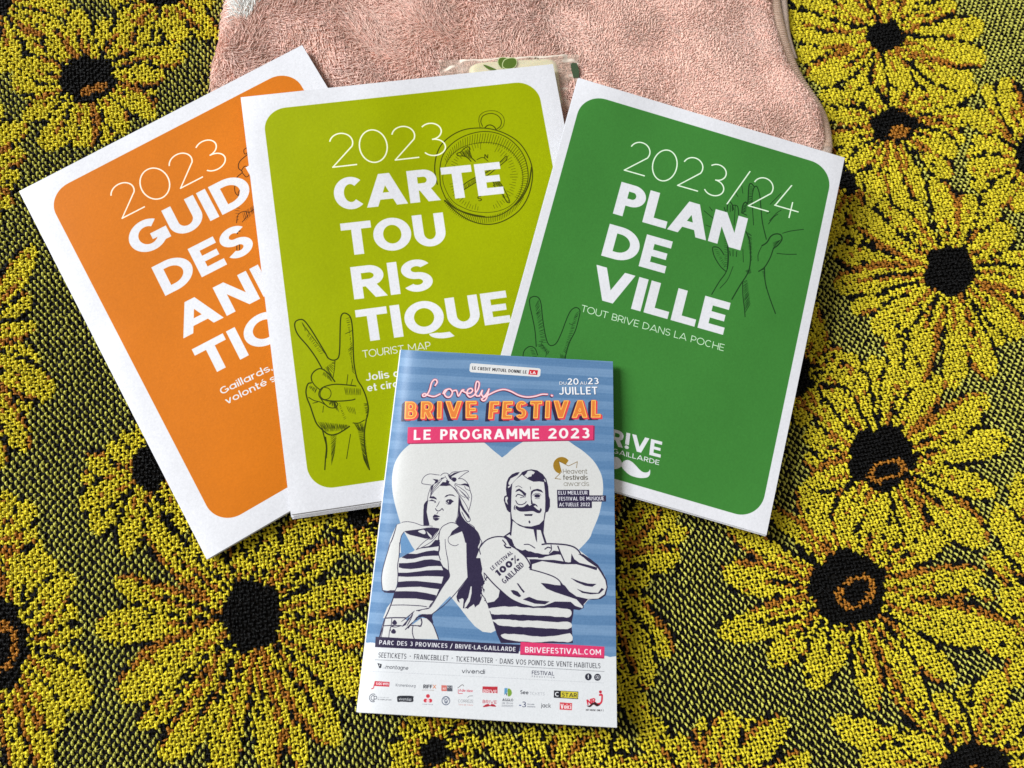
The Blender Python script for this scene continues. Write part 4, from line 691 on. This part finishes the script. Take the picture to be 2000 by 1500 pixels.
# flowers: centre, centre radii, ring (offset x, y, rx, ry, filled) or None, petal tips (x, y, width)
FL = [
 ((320,-12),(38,26),None,[(230,60,36),(272,78,34),(350,80,42),(400,45,40),(425,70,34),(250,-30,36),(300,-80,40),(390,-60,40)]),
 ((-6,8),(30,26),None,[(128,16,38),(118,56,36),(70,95,34),(22,134,54),(-50,100,50),(60,-60,40)]),
 ((172,156),(54,45),(13,19,26,9,1),[(155,27,42),(252,48,44),(352,110,40),(315,150,34),(298,222,40),(243,252,40),(165,283,54),(92,284,52),(56,226,36),(30,158,44),(46,124,34),(60,95,24),(98,68,34),(210,40,26)]),
 ((-70,330),(40,40),None,[(48,248,40),(42,300,34),(34,345,36),(20,400,36),(-20,440,40)]),
 ((-85,660),(50,55),None,[(58,492,42),(50,535,30),(56,586,42),(60,640,34),(68,700,34),(95,762,60),(48,800,44),(45,866,50),(0,900,50)]),
 ((292,915),(34,46),None,[(165,985,44),(178,898,40),(215,872,30),(190,1035,44),(250,1075,42),(310,1060,40),(360,1030,36),(260,850,30)]),
 ((-45,1060),(40,45),None,[(62,990,46),(70,1040,40),(100,1110,46),(60,1150,40),(20,970,40)]),
 ((4,1262),(52,88),(-4,4,34,44,0),[(62,1120,46),(135,1128,44),(142,1190,40),(150,1235,30),(168,1370,64),(120,1420,46),(90,1500,46),(40,1500,40),(30,1100,36)]),
 ((700,1010),(20,26),None,[(735,960,30),(650,1010,40),(690,1080,36),(735,1085,40),(640,960,34)]),
 ((850,1470),(30,26),None,[(770,1500,40),(800,1550,40)]),
 ((492,1202),(56,70),None,[(308,1045,50),(240,1137,46),(205,1228,62),(250,1352,72),(330,1470,62),(430,1520,52),(525,1500,48),(650,1440,64),(722,1352,62),(735,1240,44),(722,1140,58),(655,1075,48),(622,1010,58),(530,1030,32),(455,1070,28),(380,1060,36),(585,1490,36)]),
 ((1085,1560),(60,50),None,[(960,1445,44),(1030,1430,44),(1100,1428,46),(1180,1440,50),(1240,1490,50)]),
 ((1160,1110),(50,50),None,[(1312,995,44),(1330,1040,40),(1318,1085,46),(1262,1130,40),(1270,1195,36),(1300,1270,52),(1262,1330,44),(1290,960,40),(1255,1400,50)]),
 ((1395,1575),(50,40),None,[(1265,1412,60),(1330,1445,44),(1425,1402,58),(1524,1410,56),(1570,1480,44)]),
 ((1905,1500),(66,48),(0,10,20,12,0),[(1642,1412,54),(1690,1490,44),(1745,1330,40),(1830,1360,40),(1950,1322,60),(2010,1380,50),(1770,1440,44)]),
 ((2060,1180),(50,50),None,[(1950,1000,50),(1935,1090,50),(1960,1170,54),(1940,1270,50),(1990,940,40)]),
 ((1655,1148),(74,72),(16,8,34,30,0),[(1433,1033,38),(1425,1118,58),(1415,1232,50),(1470,1200,30),(1592,1335,54),(1640,1290,36),(1702,1372,46),(1800,1376,46),(1850,1318,50),(1952,1232,72),(1905,1122,48),(1930,1165,26),(1852,1024,52),(1750,1010,40),(1652,968,42),(1572,958,46),(1500,1000,30)]),
 ((1720,895),(66,62),(12,24,36,19,0),[(1590,720,50),(1655,700,56),(1762,705,58),(1835,742,48),(1915,780,54),(1955,862,54),(1930,960,42),(1912,1058,62),(1790,1052,46),(1710,1030,44),(1645,1030,46),(1585,940,44),(1580,850,46),(1590,790,30)]),
 ((1552,730),(30,46),None,[(1600,640,40),(1640,690,36),(1590,600,36)]),
 ((1660,345),(26,34),None,[(1710,455,34),(1600,440,40),(1760,420,34),(1740,330,30),(1720,280,28),(1600,290,30),(1620,470,34),(1665,490,30)]),
 ((2015,305),(34,38),None,[(1895,330,42),(1898,228,40),(1925,175,36),(1965,160,40),(1920,400,36),(1985,410,40),(1905,272,26)]),
 ((1853,530),(48,48),None,[(1640,493,42),(1640,558,48),(1712,640,52),(1668,412,42),(1715,385,32),(1765,352,36),(1827,356,42),(1893,388,48),(1972,448,46),(1998,505,36),(2030,570,44),(1990,650,44),(1930,725,50),(1858,745,44),(1790,740,52),(1655,455,26)]),
 ((1745,247),(46,32),(10,12,20,11,1),[(1610,225,28),(1622,272,30),(1608,185,28),(1660,160,34),(1700,150,26),(1760,155,26),(1898,172,36),(1872,272,36),(1862,300,34),(1850,345,36),(1760,400,34),(1700,395,34),(1660,330,28),(1800,385,28)]),
 ((1728,73),(36,28),None,[(1536,38,50),(1562,107,42),(1588,148,50),(1545,-10,36),(1600,-60,44),(1690,-70,42),(1760,-65,42),(1862,12,30),(1822,-20,36),(1908,53,46),(1915,115,42),(1886,158,46),(1770,170,36),(1712,165,30)]),
 ((2230,760),(60,60),None,[(2100,700,50),(2110,820,50),(2160,620,50)]),
 ((2210,1560),(66,60),None,[(2080,1500,54),(2100,1620,54),(2180,1430,50)]),
 ((2180,60),(44,38),None,[(2060,20,44),(2070,110,44)]),
 ((-240,1560),(60,60),None,[(-120,1500,54),(-110,1600,54),(-200,1440,50)]),
 ((600,1730),(60,50),None,[(500,1640,50),(700,1650,50)]),
 ((1700,1740),(60,50),None,[(1580,1680,50),(1800,1660,50)]),
 ((-250,80),(50,44),None,[(-150,40,46),(-150,140,46)]),
]
def pattern(px):
    """0 ground, 1 yellow, 2 orange, 3 black, 4 flower centre, 5 centre ring; and which flower"""
    N = len(px); cls = np.zeros(N, np.int8); own = np.full(N, -1, np.int16)
    x = px[:,0]+1.2*np.sin(px[:,1]*.11+px[:,0]*.03); y = px[:,1]+1.2*np.sin(px[:,0]*.12)
    for fi, (c, r, ring, tips) in enumerate(FL):
        rr = random.Random(fi*13+5)
        ang = np.arctan2((y-c[1])/r[1], (x-c[0])/r[0]); rad = np.hypot((x-c[0])/r[0], (y-c[1])/r[1])
        T_ = sorted(((math.atan2(t[1]-c[1], t[0]-c[0]), math.hypot(t[0]-c[0], t[1]-c[1]), t[2]) for t in tips)); ex = []
        for i in range(len(T_)):                      # petals between those seen, so the ring is closed
            a0, l0, w0 = T_[i]; a1, l1, w1 = T_[(i+1) % len(T_)]; gap = (a1-a0) % (2*math.pi)
            k = int(gap/math.radians(27))
            for q in range(k):
                am = a0+gap*(q+1)/(k+1); lm = (l0+l1)/2*rr.uniform(.84, 1.05); ex.append((c[0]+math.cos(am)*lm, c[1]+math.sin(am)*lm, 40*min(1.2, (r[0]+r[1])/85)))
        m = rad < 1.6; f = np.sin(ang*11+fi*2); own[m] = fi; cls[m] = np.where(f[m] > .1, 2, np.where(f[m] > -.45, 1, 3))
        allp = [(t, 1) for t in ex]+[(t, 0) for t in tips]
        allp.sort(key=lambda t: t[1]*-10+math.sin(t[0][0]*3.1+t[0][1]))
        for k, ((tx, ty, wd), extra) in enumerate(allp):
            tx, ty = c[0]+(tx-c[0])*1.07, c[1]+(ty-c[1])*1.07; ax, ay = c[0]+(tx-c[0])*.08, c[1]+(ty-c[1])*.08; dx, dy = tx-ax, ty-ay; L = math.hypot(dx, dy); dx, dy = dx/L, dy/L
            cv_ = rr.uniform(-.07, .07)*L
            t = ((x-ax)*dx+(y-ay)*dy)/L; s = -(x-ax)*dy+(y-ay)*dx - cv_*np.sin(np.pi*np.clip(t,0,1))
            tt = np.clip(t, 0, 1); hw = wd/2*1.16*np.minimum(.30+1.25*tt**1.15, 1)*np.sqrt(np.clip(1-((tt-.66)/.34).clip(0)**2.4, 0, 1)); hw = np.maximum(hw, .1)
            q = s/hw; m = (t > 0) & (t < 1) & (np.abs(q) < 1); side = 1 if rr.random() < .5 else -1; tl_ = rr.uniform(.4, .8)
            tm = rr.uniform(.88, 1.0); o = (t > 0) & (t < tm) & (np.abs(s) < hw+7.2-2.6*tt+1.2*np.sin(t*9+k)) & ~m
            cls[o] = np.where(((s*side)[o] > 0) | (tt[o] > tl_), 3, 2); own[o] = fi
            cls[m] = 1; own[m] = fi; tl = rr.uniform(.45, .8); off = rr.uniform(-.15, .25)
            st = m & (q*side > off) & (q*side < off+.64-.5*tt/tl) & (t < tl); cls[st] = 2
            if rr.random() < .45: st = m & (np.abs(q*side-off) < .10) & (t < tl*.85) & (t > .15); cls[st] = 3
            if rr.random() < .55: st = m & (q*side < -.68) & (t > .3); cls[st] = 2
        m = rad < 1.0+.06*np.sin(ang*5+fi*3)+.03*np.sin(ang*11); cls[m] = 4; own[m] = fi
        if ring:
            q = np.hypot((x-c[0]-ring[0])/ring[2], (y-c[1]-ring[1]+.25*(x-c[0]-ring[0]))/ring[3]); k = (q < 1.1) if ring[4] else ((q < 1.16) & (q > .74)); cls[k & m] = 5
    return cls, own
# lattice
PA, PB = .00160, .00174; KX, MY = math.tan(math.radians(9)), math.tan(math.radians(7))
corners = unproj([(-140,-140),(2140,-140),(2140,1640),(-140,1640)]); xr = (corners[:,0].min(), corners[:,0].max()); yr = (corners[:,1].min(), corners[:,1].max())
ii, jj = np.meshgrid(np.arange(-350, 351), np.arange(-350, 351)); ii = ii.ravel(); jj = jj.ravel()
X = PA*ii - KX*PB*jj*1.0; Y = PB*jj + MY*PA*ii
X = X + .0022*np.sin(Y*31+X*9)+.0007*np.sin(Y*95+2) - .35*np.clip(X-.05, 0, 1)*Y; Y = Y + .0022*np.sin(X*27+1)+.0007*np.sin(X*88)
rg = np.random.default_rng(21); X = X + rg.normal(0, .00016, len(X)); Y = Y + rg.normal(0, .00017, len(X))
P0 = np.c_[X, Y, cloth_z(X, Y)]; px = project(P0)
keep = (px[:,0] > -330) & (px[:,0] < 2330) & (px[:,1] > -260) & (px[:,1] < 1780) & (Y < .30)
for k_ in DOCS:
    low = unproj(DOCS[k_]['px'], DOCS[k_]['z'])[:, :2]
    c0 = low.mean(0); lq = c0+(low-c0)*(1-.016/np.linalg.norm(low-c0, axis=1).mean()); keep &= ~in_poly(P0[:, :2], lq)
tw = unproj(TOWEL_PX, .0)[:, :2]; cT = tw.mean(0); keep &= ~in_poly(P0[:, :2], cT+(tw-cT)*.93)
X, Y, ii, jj, px = X[keep], Y[keep], ii[keep], jj[keep], px[keep]; N = len(X)
cls, own = pattern(px); warp = ((ii+jj) % 2 == 0)
print('yarn floats', N)
lin = lambda c: s2l(c)
YEL, ORA, BLK, PAL = lin((250,231,54)), lin((198,130,42)), lin((10,9,9)), lin((232,228,104))
col = np.zeros((N, 3)); jt = rg.uniform(.78, 1.14, N)[:, None]
col[cls == 1] = YEL; col[cls == 2] = ORA; col[(cls == 3) | (cls == 4)] = BLK; col[cls == 5] = ORA
g0 = cls == 0; col[g0 & warp] = PAL; col[g0 & ~warp] = BLK
m3 = (cls == 3) & warp & (rg.random(N) < .22); col[m3] = YEL*.8
mm = (cls == 1) & (rg.random(N) < .012); col[mm] = ORA; mm = (cls == 2) & (rg.random(N) < .08); col[mm] = YEL; mm = (cls == 2) & ~warp & (rg.random(N) < .15); col[mm] = BLK
mm = (cls == 1) & (rg.random(N) < .01); col[mm] = BLK
col *= jt
mid = cls == 4
# float geometry
NS, NC = 5, 4; ts = np.linspace(-1, 1, NS); ca = np.linspace(-.15*math.pi, 1.15*math.pi, NC)
ext = np.clip((px[:,0]-700)/1300, 0, 1)
ang = np.where(warp, np.radians(90+14+12*ext), np.radians(12)) + rg.normal(0, .17, N)
hl = np.where(warp, .00152, .00146)*rg.uniform(.85, 1.18, N); wd = np.where(warp, .00061, .00044)*rg.uniform(.82, 1.18, N); wd = np.where(mid, .00055, wd)
wd = np.where(g0 & warp, .00050*rg.uniform(.8,1.15,N), wd); hl = np.where(g0 & warp, .00124*rg.uniform(.85,1.15,N), hl); hl = np.where(mid, .00125, hl)
hgt = np.where(warp, .00135, .00085)+np.where(mid, .0004, 0)+rg.normal(0, .00013, N); hgt = np.where(g0 & ~warp, .00035, hgt)
dx, dy = np.cos(ang), np.sin(ang); bend = rg.normal(0, .00020, N)
V = np.zeros((N, NS, NC, 3), np.float32)
for a, t in enumerate(ts):
    arch = hgt*(1-.95*abs(t)**2.4); w_ = wd*(1-.45*abs(t)**3); ox = t*hl; oy = bend*(1-t*t)+ (0 if True else 0)
    for b, c in enumerate(ca):
        lx = ox; ly = oy + math.cos(c)*w_
        V[:, a, b, 0] = X + lx*dx - ly*dy; V[:, a, b, 1] = Y + lx*dy + ly*dx; V[:, a, b, 2] = arch - wd*.9 + math.sin(c)*w_*.95
V[..., 2] += cloth_z(V[..., 0], V[..., 1])
base = (np.arange(NS*NC).reshape(NS, NC)); q = np.c_[base[:-1,:-1].ravel(), base[1:,:-1].ravel(), base[1:,1:].ravel(), base[:-1,1:].ravel()][:, ::-1]
uvl = np.stack(np.meshgrid((ts+1)/2, np.linspace(0, .5, NC), indexing='ij'), -1).reshape(-1, 2)
YARN = mat('bedspread_yarn', rough=.6, spec=.22, attr='tint', bump=[('ply', 2.2, .0005, .8)])
spread = thing('bedspread', 'black and yellow woven bedspread with sunflower pattern lying under everything', 'bedspread')
def yarns(name, sel, label=None):
    k = np.where(sel)[0]
    if not len(k): return
    VV = V[k].reshape(-1, 3); FF = (q[None] + (np.arange(len(k))*NS*NC)[:, None, None]).reshape(-1, 4)
    o = mesh_obj(name, VV, FF, YARN, spread, True, np.tile(uvl, (len(k), 1)), np.repeat(col[k], NS*NC, 0)); o['kind'] = 'stuff'
    if label: o['label'] = label
yarns('ground_weave', own < 0)
for fi in range(len(FL)):
    sel = own == fi; yarns('sunflower_motif', sel & ~((cls == 4) | (cls == 5))); yarns('flower_centre', sel & ((cls == 4) | (cls == 5)))
nf = 26000; k = rg.choice(N, nf); th = rg.uniform(0, 2*math.pi, nf); ll = rg.uniform(.0006, .0016, nf); f0 = np.c_[X[k], Y[k], cloth_z(X[k], Y[k])+hgt[k]*.9]
dr = np.c_[np.cos(th), np.sin(th), rg.uniform(-.1, .6, nf)]; sd = np.c_[-np.sin(th), np.cos(th), np.zeros(nf)]*.00004; md = f0+dr*ll[:,None]*.5+sd*rg.normal(0, 5, nf)[:,None]; en = f0+dr*ll[:,None]*[1,1,.6]+sd*rg.normal(0, 9, nf)[:,None]
VF = np.stack([f0-sd, f0+sd, md-sd, md+sd, en-sd*.4, en+sd*.4], 1).reshape(-1, 3); qf = np.array([[0,1,3,2],[2,3,5,4]])
o = mesh_obj('yarn_fuzz', VF, (qf[None]+(np.arange(nf)*6)[:,None,None]).reshape(-1,4), YARN, spread, True, np.zeros((len(VF), 2)), np.repeat(np.maximum(col[k], .05)*1.15, 6, 0)); o['kind'] = 'stuff'
gx, gy = np.meshgrid(np.linspace(-.75, .75, 160), np.linspace(-.55, .75, 140)); bz = cloth_z(gx, gy)-.00045
ix = np.arange(gx.size).reshape(gx.shape); Fb = np.c_[ix[:-1,:-1].ravel(), ix[:-1,1:].ravel(), ix[1:,1:].ravel(), ix[1:,:-1].ravel()]
mesh_obj('backing_cloth', np.c_[gx.ravel(), gy.ravel(), bz.ravel()], Fb, mat('backing_cloth', s2l((30,27,24)), .9, .1, bump=[('noise', 700, .0006, .8)]), spread)

# ------------------------------------------------------------------ towel
tw = unproj(TOWEL_PX, .004)[:, :2]; tw = cat(tw, 5, True)
def seg_dist(P, poly):
    D = np.full(len(P), 9.0); Q = np.roll(poly, -1, 0)
    for a, b in zip(poly, Q):
        d = b-a; t = np.clip(((P-a)@d)/(d@d+1e-12), 0, 1); D = np.minimum(D, np.hypot(*(P-a-t[:,None]*d).T))
    return D
def towel_z(P, D):
    x, y = P[:,0], P[:,1]; R = .011; s = np.sqrt(np.clip(1-(1-np.clip(D/R, 0, 1))**2, 0, 1)); H = .0068+.0045*np.clip((y-.165)/.05, 0, 1)
    puff = .0022*np.sin(x*60+1)*np.sin(y*75+.4)+.0012*np.sin(x*130+y*40)+.0005*np.sin(y*170-x*60)
    right = .0010*np.exp(-((x-.095-(y-.17)*-.25)/.006)**2)*-1.6
    z = -.0012 + s*(H+puff*np.clip((y-.13)/.05, .1, 1)+right); q = project(np.c_[P, z])
    for key in ('orange', 'lime', 'green'):
        d = DOCS[key]; uv = aph(d['H'], q); m = (uv[:,0] > -.3) & (uv[:,0] < 1.3) & (uv[:,1] > -.3) & (uv[:,1] < 1)
        lim = bil(d['z'], np.clip(uv[:,0],0,1), np.clip(uv[:,1],0,1)) - .0048 + .035*np.hypot(np.maximum(0, -uv[:,1]), np.maximum(0, np.maximum(-uv[:,0], uv[:,0]-1))); z = np.where(m, np.minimum(z, lim), z)
    return z
def towel_grid(step):
    a, b = tw.min(0), tw.max(0); gx, gy = np.meshgrid(np.arange(a[0], b[0]+step, step), np.arange(a[1], b[1]+step, step)); P = np.c_[gx.ravel(), gy.ravel()]; ins = in_poly(P, tw); return gx, gy, P, ins
gx, gy, P, ins = towel_grid(.0012); D = seg_dist(P, tw); z = towel_z(P, np.where(ins, D, 0)); ix = np.arange(gx.size).reshape(gx.shape)
Fb = np.c_[ix[:-1,:-1].ravel(), ix[:-1,1:].ravel(), ix[1:,1:].ravel(), ix[1:,:-1].ravel()]; Fb = Fb[ins[Fb].any(1)]
us, inv = np.unique(Fb, return_inverse=True); 
towel = thing('bath_towel', 'folded pink terry towel with pale edge lying under the maps at the top', 'towel')
mesh_obj('base_cloth', np.c_[P, z][us], inv.reshape(Fb.shape), mat('towel_ground', s2l((246,206,188)), .95, .1, bump=[('noise', 900, .0008, 1)]), towel)
step = .00080; gx, gy, P, ins = towel_grid(step); P = P[ins]+rg.uniform(-.5, .5, (ins.sum(), 2))*step; ppx = project(np.c_[P, np.full(len(P), .008)])
k = (ppx[:,0] > 340) & (ppx[:,0] < 1700) & (ppx[:,1] > -190) & (ppx[:,1] < 420)
for d_ in DOCS.values(): k &= ~inside_quad(ppx, d_['px'], 26)
P = P[k]; ppx = ppx[k]; D = seg_dist(P, tw); n = len(P); z = towel_z(P, D); e = .0006
hem = (np.abs(D) < .0026) & (ppx[:,0] > 1480)
P, ppx, D, z = P[~hem], ppx[~hem], D[~hem], z[~hem]; n = len(P); print('tufts', n)
nx_ = (towel_z(P+[e,0], seg_dist(P+[e,0], tw))-z)/e; ny_ = (towel_z(P+[0,e], seg_dist(P+[0,e], tw))-z)/e; edge_d = np.clip(1-D/.006, 0, 1)
nv = np.c_[-np.clip(nx_,-1.6,1.6), -np.clip(ny_,-1.6,1.6), np.ones(n)]; nv /= np.linalg.norm(nv, axis=1)[:,None]
x, y = P[:,0], P[:,1]; th = 1.9*np.sin(x*38+y*22)+1.4*np.sin(y*85-x*33+1)+.9*np.sin(x*150+y*120)-.9+rg.normal(0, .55, n)
lr = np.clip((ppx[:,0]-950)/250, 0, 1)                # right part: short tight loops, left part: long combed pile
lean = .95-.35*lr+.3*edge_d+rg.normal(0, .12, n); Lf = (.0034-.0012*lr)*rg.uniform(.6, 1.3, n); wv = (.00023+.00007*lr)*rg.uniform(.7, 1.3, n)
tan = np.c_[np.cos(th), np.sin(th), np.zeros(n)]; tan -= nv*(tan*nv).sum(1)[:,None]; tan /= np.linalg.norm(tan, axis=1)[:,None]; bi = np.cross(nv, tan)
TS = 4; V = np.zeros((n, TS, 3, 3), np.float32); base_p = np.c_[P, z]
for a, t in enumerate(np.linspace(0, 1, TS)):
    out = t*(1-.35*t*lean)*.8-lr*.55*t**3; c = base_p + nv*(Lf*out*.62)[:,None] + tan*(Lf*lean*t**1.5*.95)[:,None] + bi*(Lf*.12*np.sin(t*3+th*5))[:,None]
    r_ = wv*(1-.55*t**3)
    for b in range(3):
        aa = b*2.0944; V[:, a, b] = c + bi*(np.cos(aa)*r_)[:,None] + (nv*.8-tan*.6)*(np.sin(aa)*r_)[:,None]
bs = np.arange(TS*3).reshape(TS, 3); qq = np.array([[bs[a,b], bs[a,(b+1)%3], bs[a+1,(b+1)%3], bs[a+1,b]] for a in range(TS-1) for b in range(3)])
cT = s2l((255,210,192))*rg.uniform(.72, 1.08, n)[:,None]; cT[:, 1:] *= rg.uniform(.92, 1.08, n)[:,None]
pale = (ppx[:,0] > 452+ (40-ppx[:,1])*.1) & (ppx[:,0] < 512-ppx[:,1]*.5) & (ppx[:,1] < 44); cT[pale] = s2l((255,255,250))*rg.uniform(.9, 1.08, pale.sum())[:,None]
FF = (qq[None]+(np.arange(n)*TS*3)[:,None,None]).reshape(-1, 4)
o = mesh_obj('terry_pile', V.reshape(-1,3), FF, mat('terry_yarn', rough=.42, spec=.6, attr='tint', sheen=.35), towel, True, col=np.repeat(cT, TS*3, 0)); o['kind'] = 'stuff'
# woven edge band along the right side, and the layer folded beneath it
def band(name, pts, zc, wpx, m, parent, rise):
    C = cat(pts, 8); Pw = unproj(C, zc); t = np.gradient(Pw, axis=0); t /= np.linalg.norm(t, axis=1)[:,None]; s = np.c_[t[:,1], -t[:,0], np.zeros(len(t))]
    V = []
    for a in np.linspace(0, math.pi, 9): V.append(Pw + s*math.cos(a)*wpx + np.array([0,0,1])*math.sin(a)*rise)
    V = np.array(V); nC = len(C); i = np.arange(9*nC).reshape(9, nC); F = np.c_[i[:-1,:-1].ravel(), i[1:,:-1].ravel(), i[1:,1:].ravel(), i[:-1,1:].ravel()]
    uv = np.stack(np.meshgrid(np.linspace(0,1,9), np.linspace(0,60,nC), indexing='ij'), -1).reshape(-1,2)
    return mesh_obj(name, V.reshape(-1,3), F[:, ::-1], m, parent, True, uv)
HEM = mat('towel_hem', s2l((244,214,192)), .8, .2, sheen=.3, bump=[('ply', 3.0, .0004, .8), ('noise', 1500, .0003, .6)])
band('hem', [(1496,-160),(1500,-60),(1506,0),(1515,50),(1529,102),(1552,155),(1588,210),(1603,250),(1608,290),(1596,320)], .0030, .0046, HEM, towel, .0019)
band('folded_layer', [(1520,-160),(1524,-40),(1529,20),(1534,70),(1548,120)], .0004, .0026, HEM, towel, .0026)

C = unproj(cat([(1496,-160),(1500,-60),(1506,0),(1515,50),(1529,102),(1552,155),(1588,210),(1603,250),(1608,290)], 14), .0030); t = np.gradient(C, axis=0); t /= np.linalg.norm(t, axis=1)[:,None]; s_ = np.c_[t[:,1], -t[:,0], np.zeros(len(t))]
V = []; nC = len(C)
for a in np.linspace(.12, math.pi-.12, 8):
    for k_ in (-1, 0, 1):
        V.append(C + s_*math.cos(a)*.0047 + np.array([0,0,1])*(math.sin(a)*.0020+(.00042 if k_ == 0 else -.0001)) + t*k_*.00026 + s_*rg.normal(0, .0001, (nC, 1)) + t*.0004*math.cos(a)*1.5)
V = np.array(V).reshape(8, 3, nC, 3).transpose(2, 0, 1, 3); bs = np.arange(24).reshape(8, 3); qq = np.array([[bs[a,b], bs[a,b+1], bs[a+1,b+1], bs[a+1,b]] for a in range(7) for b in range(2)])
o = mesh_obj('hem_ribs', V.reshape(-1,3), (qq[None]+(np.arange(nC)*24)[:,None,None]).reshape(-1,4), HEM, towel); o['kind'] = 'stuff'

# ------------------------------------------------------------------ wrapped soap between the maps
soap = thing('wrapped_soap', 'small cream soap bar in clear wrapper with olive print, on the towel behind the maps', 'soap')
def rounded_slab(name, quad, z0, z1, r, m, parent, n=14):
    c = unproj(quad, z1)[:, :2]; u = np.linspace(-1, 1, 2*n+1); U, Vv = np.meshgrid(u, u); k = .13
    A = np.abs(U); B = np.abs(Vv); f = ((A**9+B**9)**(1/9)); 
    sx = U*np.where(f>0, np.maximum(A,B)/np.maximum(f,1e-6), 1); sy = Vv*np.where(f>0, np.maximum(A,B)/np.maximum(f,1e-6), 1)
    h = np.sqrt(np.clip(1-np.clip((np.maximum(A,B)-.86)/.14, 0, 1)**2, 0, 1)); s, t = (sx+1)/2, (sy+1)/2
    XY = (c[0][None,None]*((1-s)*(1-t))[...,None]+c[1]*(s*(1-t))[...,None]+c[2]*(s*t)[...,None]+c[3]*((1-s)*t)[...,None])
    T = np.dstack([XY, z0+(z1-z0)*(.35+.65*h)]).reshape(-1,3); B_ = np.dstack([XY, np.full(U.shape, z0)]).reshape(-1,3); nn = len(T); i = np.arange(nn).reshape(U.shape)
    F = np.c_[i[:-1,:-1].ravel(), i[1:,:-1].ravel(), i[1:,1:].ravel(), i[:-1,1:].ravel()]; rim = np.concatenate([i[0,:], i[1:,-1], i[-1,-2::-1], i[-2:0:-1,0]]); r2 = np.roll(rim,-1)
    return mesh_obj(name, np.vstack([T, B_]), np.vstack([F, F[:, ::-1]+nn, np.c_[rim, r2, r2+nn, rim+nn]]), m, parent)
SZ0, SZ1 = .0092, .0134
rounded_slab('soap_bar', [(914,119),(1090,109),(1106,208),(924,222)], SZ0, SZ1, .003, mat('cream_soap', s2l((236,234,200)), .35, .5, sub=.2), soap)
FILM = bpy.data.materials.new('clear_film'); FILM.use_nodes = True; nt = FILM.node_tree; nt.nodes.clear()
o_ = nt.nodes.new('ShaderNodeOutputMaterial'); mx = nt.nodes.new('ShaderNodeMixShader'); tr = nt.nodes.new('ShaderNodeBsdfTransparent'); pr = nt.nodes.new('ShaderNodeBsdfPrincipled'); lw = nt.nodes.new('ShaderNodeFresnel'); ad = nt.nodes.new('ShaderNodeMath')
pr.inputs['Base Color'].default_value = (.84,.72,.60,1); pr.inputs['Roughness'].default_value = .16; lw.inputs['IOR'].default_value = 1.35; ad.operation = 'ADD'; ad.inputs[1].default_value = .26; tr.inputs[0].default_value = (.97,.96,.93,1)
nt.links.new(lw.outputs[0], ad.inputs[0]); nt.links.new(ad.outputs[0], mx.inputs[0]); nt.links.new(tr.outputs[0], mx.inputs[1]); nt.links.new(pr.outputs[0], mx.inputs[2]); nt.links.new(mx.outputs[0], o_.inputs[0])
u = np.linspace(0, 1, 71); v = np.linspace(0, 1, 31); U, Vv = np.meshgrid(u, v); Qp = unproj([(857,117),(1131,104),(1126,212),(866,232)], .0125)
XY = Qp[0]*((1-U)*(1-Vv))[...,None]+Qp[1]*(U*(1-Vv))[...,None]+Qp[2]*(U*Vv)[...,None]+Qp[3]*((1-U)*Vv)[...,None]
body = 1/(1+np.exp(-(U-.17)*46)) * 1/(1+np.exp((U-.90)*46)) * np.clip(np.minimum(Vv, 1-Vv)*16, 0, 1)**.5
wr = .00035*np.sin(Vv*26+3*np.sin(U*15))*(1-body)+.00022*np.sin(U*80+6*Vv)*(1-body)+.00012*np.sin(Vv*37+U*30)
zz = .0118+(SZ1+.0005-.0118)*body+wr; nn = U.size; i = np.arange(nn).reshape(U.shape)
T = np.dstack([XY[...,:2], zz]).reshape(-1,3)
mesh_obj('wrapper', T, np.c_[i[:-1,:-1].ravel(), i[1:,:-1].ravel(), i[1:,1:].ravel(), i[:-1,1:].ravel()][:, ::-1], FILM, soap)
def decal(name, pts, m, zc, sm=True):
    C = cat(pts, 5, True) if sm else np.array(pts, float); P_ = unproj(C, zc); c = P_.mean(0); n_ = len(P_)
    V_ = np.vstack([P_, c[None]]); F_ = np.array([[k, (k+1)%n_, n_] for k in range(n_)]); return mesh_obj(name, V_, F_[:, ::-1], m, soap, False)
OLV, GRN, LINE = mat('olive_print', s2l((84,110,36)), .4), mat('green_print', s2l((66,84,58)), .4), mat('dark_print', s2l((96,92,70)), .5)
S = Zm(840,90,6.25); zf = SZ1+.00062
decal('printed_leaf', S([(648,228),(690,235),(760,262),(812,290),(740,292),(690,268)]), OLV, zf)
RIM = mat('pale_print', s2l((196,206,150)), .4)
decal('olive_outline', S([(842,146),(905,135),(955,150),(936,192),(892,220),(890,278),(838,240),(822,190)]), RIM, zf-.00004)
decal('olive_outline', S([(898,172),(958,144),(1036,144),(1064,190),(1048,246),(1002,276),(918,278),(878,240)]), RIM, zf+.00004)
decal('printed_olive', S([(850,150),(905,142),(950,158),(930,190),(885,215),(880,270),(845,235),(832,190)]), OLV, zf)
decal('printed_olive', S([(905,180),(960,152),(1030,152),(1055,190),(1040,240),(1000,268),(925,270),(888,240)]), OLV, zf+.00008)
decal('green_stamp', S([(1712,205),(1790,205),(1822,300),(1815,385),(1750,388),(1725,300)]), GRN, .0124, False)
for q_ in ([(1190,138),(1196,134),(1196,158),(1190,158)],[(1208,140),(1224,136),(1226,142),(1214,158),(1206,156)],[(1272,140),(1296,134),(1300,142),(1280,160)],[(1306,142),(1320,140),(1326,158),(1310,160)]): decal('print_mark', S(q_), LINE, zf, False)
